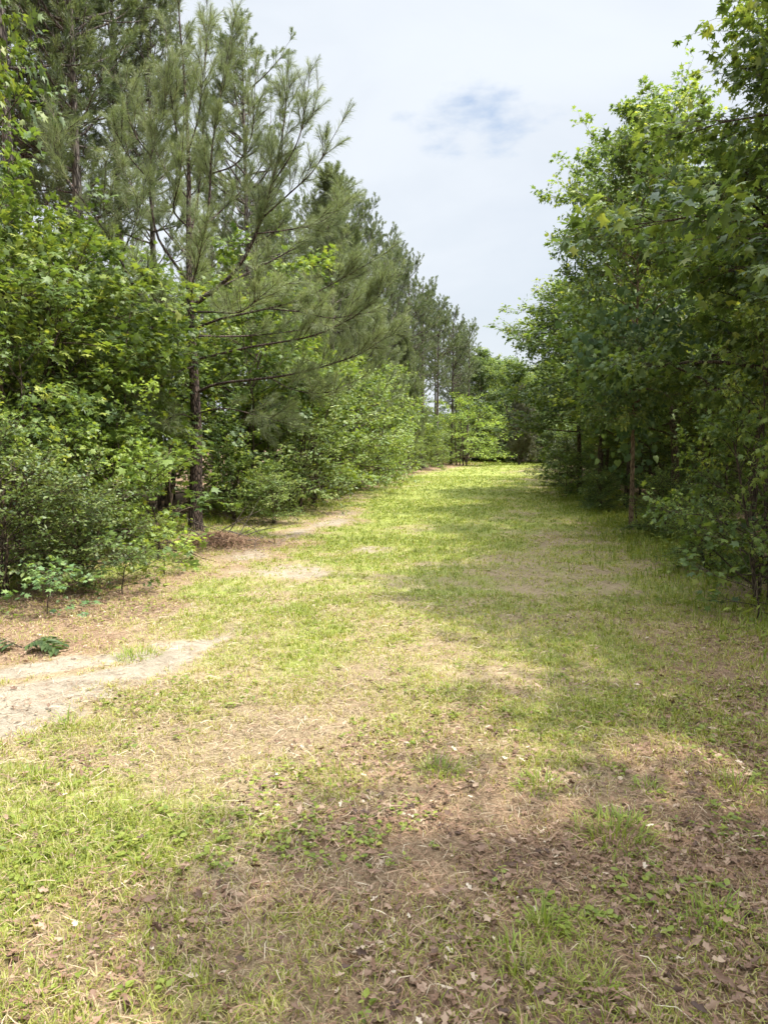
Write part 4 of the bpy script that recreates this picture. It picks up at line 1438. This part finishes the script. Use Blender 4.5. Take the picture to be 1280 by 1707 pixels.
def build_leaf_litter():
    rng = np.random.default_rng(105)
    tv = np.array([(0, 0, 0), (-0.22, 0.18, 0.10), (-0.12, 0.36, 0.03), (-0.30, 0.55, 0.16), (-0.12, 0.78, 0.06), (0, 1.0, 0.14), (0.13, 0.76, 0.05), (0.28, 0.56, 0.18), (0.12, 0.36, 0.03), (0.20, 0.17, 0.12), (0, 0.5, -0.02)])
    tf = np.array([(10, i, (i + 1) % 10) for i in range(10)])[:, ::-1]
    S = Soup()
    for (y0, y1), n in zip(BANDS, [11000, 11000, 8000, 6000, 5000, 2000, 0]):
        if not n:
            continue
        x, y = scatter(y0, y1, n, rng, 4.0, 2.5)
        s, g, l = zones(x, y)
        drift = np.clip((fbm(x, y, 0.45, 83, 3) - 0.36) * 5, 0.08, 1)
        keep = rng.random(len(x)) < np.clip(l * 1.1 + 0.03, 0, 1) * drift
        x, y = x[keep], y[keep]
        m = len(x)
        yaw = rng.uniform(0, 6.283, m)
        tip = np.stack([np.cos(yaw), np.sin(yaw), rng.normal(0, 0.22, m)], 1)
        nr = np.array((0, 0, 1.0)) + rng.normal(0, 0.38, (m, 3))
        flip = rng.random(m) < 0.4
        nr[flip, 2] *= -1
        pos = np.stack([x, y, height(x, y) + rng.uniform(0.006, 0.03, m)], 1)
        v, f, a = place_leaves((tv, tf), pos, tip, nr, rng.uniform(0.014, 0.048, m), rng, np.clip(rng.normal(0.42, 0.24, m), 0, 1))
        S.add(v, None, f, a)
    o = mesh_obj("leaf_litter", S.mesh("leaf_litter"), M['dead_leaf'])
    o['kind'] = 'stuff'


build_grass()
build_straw()
build_leaf_litter()


# ------------------------------------------------------------------ single tufts and scraps lying about
def build_tufts():
    rng = np.random.default_rng(107)
    G = 'bright grass tufts in the shaded foreground'

    def tuft(u, v, r, n, h, label, mat='tuft'):
        x, y = ground_px(u, v)
        z = gz(x, y)
        a = rng.uniform(0, 6.283, n)
        q = rng.random(n) ** 0.5
        pos = np.stack([np.cos(a) * q * r, np.sin(a) * q * r, -0.01 * np.ones(n)], 1)
        S = Soup()
        S.add(*blades(pos, a + rng.normal(0, 0.7, n), rng.uniform(0.5, 1.1, n) * h, rng.uniform(0.0035, 0.0065, n), np.clip(0.25 + 0.5 * q + rng.normal(0, 0.2, n), 0, 1.1), rng, np.clip(rng.normal(0.5, 0.2, n), 0, 1)))
        o = mesh_obj("grass_tuft", S.mesh("grass_tuft"), M[mat])
        o.location = (x, y, z)
        tag(o, label, 'grass tuft', G)
    tuft(1022, 1392, 0.16, 240, 0.12, "largest bright green grass tuft on the brown litter")
    tuft(895, 1312, 0.11, 130, 0.10, "yellow-green tuft up and left of the largest tuft")
    tuft(1078, 1315, 0.07, 60, 0.10, "small tuft straight above the largest tuft")
    tuft(733, 1288, 0.10, 110, 0.12, "sunlit yellowish tuft where the shade begins")
    tuft(1195, 1535, 0.09, 70, 0.12, "leaning tuft with broad blades low on the right")
    tuft(1160, 1560, 0.09, 60, 0.09, "thin tuft touching the leaning broad-bladed one")
    tuft(905, 1545, 0.05, 50, 0.13, "upright narrow dark tuft below the largest tuft")
    tuft(1000, 1660, 0.05, 40, 0.09, "little tuft near the bottom picture edge on dead leaves")
    tuft(1230, 1310, 0.09, 80, 0.12, "tuft near the right picture edge, level with the yellow-green one")
    tuft(965, 1268, 0.05, 50, 0.08, "small tuft above the yellow-green tuft")
    tuft(1195, 1216, 0.09, 70, 0.07, "flat tuft near the right verge")
    tuft(917, 1130, 0.10, 90, 0.07, "far flat tuft at the border of sun and shade")
    tuft(60, 1298, 0.07, 90, 0.09, "round lime tuft by the near end of the sandy track")
    tuft(848, 1595, 0.06, 40, 0.10, "tuft of broad blades near the bottom among dead straw")
    tuft(230, 1095, 0.16, 160, 0.12, "sunlit tuft growing at the edge of the sandy track")
    tuft(115, 1215, 0.06, 40, 0.17, "spindly tuft on the bare sand")
    tuft(480, 1020, 0.20, 170, 0.13, "broad weed tuft on the grass beyond the sandy track")


def build_brush_pile():
    rng = np.random.default_rng(109)
    x, y = ground_px(365, 908)
    base = (x, y, gz(x, y))
    t = thing("brush_pile", "brown heap of dead pine twigs and straw at the lone pine's foot", 'brush pile', base)
    T = Tubes()
    for i in range(46):
        a = rng.uniform(0, 6.283)
        r = rng.random() ** 0.6 * 0.75
        p = np.array((math.cos(a) * r * 1.3, math.sin(a) * r * 0.8, rng.uniform(0.0, 0.20)))
        d = unit(np.array((rng.normal(), rng.normal(), rng.normal(0.12, 0.32))))
        L = rng.uniform(0.3, 1.1)
        c = curve_pts([p, p + d * L * 0.5 + rng.normal(0, 0.05, 3), p + d * L + rng.normal(0, 0.1, 3)], 6)
        c[:, 2] = np.maximum(c[:, 2], 0.0)
        T.tube(c, np.linspace(rng.uniform(0.004, 0.012), 0.002, 6), 4)
    for cp in ([(345, 900), (395, 870), (440, 848)], [(370, 905), (400, 860), (415, 838)], [(380, 905), (430, 885), (465, 878)]):
        c = curve_pts([at_px(u, v, y + 0.1) - np.array(base) for u, v in cp], 8)
        T.tube(c, np.linspace(0.012, 0.004, 8), 5)
    mesh_obj("twigs", T.mesh("brush_twigs"), M['twig'], t)
    n = 6500
    a = rng.uniform(0, 6.283, n)
    r = np.abs(rng.normal(0, 0.58, n))
    px, py = np.cos(a) * r * 1.5, np.sin(a) * r
    z = 0.20 * np.exp(-(r / 0.5) ** 2) * rng.random(n) ** 0.4 + 0.01
    yaw = rng.uniform(0, 6.283, n)
    L = rng.uniform(0.1, 0.24, n)
    p0 = np.stack([px, py, z], 1)
    p1 = p0 + np.stack([np.cos(yaw) * L, np.sin(yaw) * L, rng.normal(-0.02, 0.05, n)], 1)
    p1[:, 2] = np.maximum(p1[:, 2], 0.004)
    w = np.stack([-np.sin(yaw), np.cos(yaw), np.zeros(n)], 1) * 0.0035
    v = np.stack([p0 - w, p0 + w, p1], 1).reshape(-1, 3)
    f = np.arange(n * 3).reshape(-1, 3)
    mesh_obj("straw", mesh_np("brush_straw", v, f, {'rnd': np.repeat(rng.random(n), 3)}), M['redstraw'], t)


def build_fern():
    """cut green sprig lying at the left edge above the sand"""
    rng = np.random.default_rng(111)
    x, y = ground_px(40, 1082)
    P, TT = [], []
    T = Tubes()
    for k in range(6):
        a = rng.uniform(-0.5, 0.6) + (math.pi if k % 2 else 0)
        L = rng.uniform(0.25, 0.5)
        c = curve_pts([(0, 0, 0.02), (math.cos(a) * L * .5, math.sin(a) * L * .5, 0.09), (math.cos(a) * L, math.sin(a) * L, 0.03)], 12)
        T.tube(c, np.linspace(0.003, 0.001, 12), 4)
        for i in range(2, 12):
            for s in (-1, 1):
                P.append(c[i])
                TT.append((math.cos(a + s * 1.0), math.sin(a + s * 1.0), -0.1))
    P, TT = np.array(P), np.array(TT)
    v, f, a = place_leaves(leaf_oval(w=0.16), P, TT, np.array((0, 0, 1.0)) + rng.normal(0, 0.2, P.shape), rng.uniform(0.08, 0.13, len(P)), rng, rng.uniform(0, 0.5, len(P)))
    t = thing("fallen_sprig", "dark green leafy sprig lying flat at the left picture edge", 'sprig', (x, y, gz(x, y)))
    mesh_obj("stem", T.mesh("sprig_stem"), M['bark'], t)
    mesh_obj("leaves", mesh_np("sprig_leaves", v, f, {'rnd': a}), M['gum_dark'], t)


build_tufts()
build_brush_pile()
build_fern()
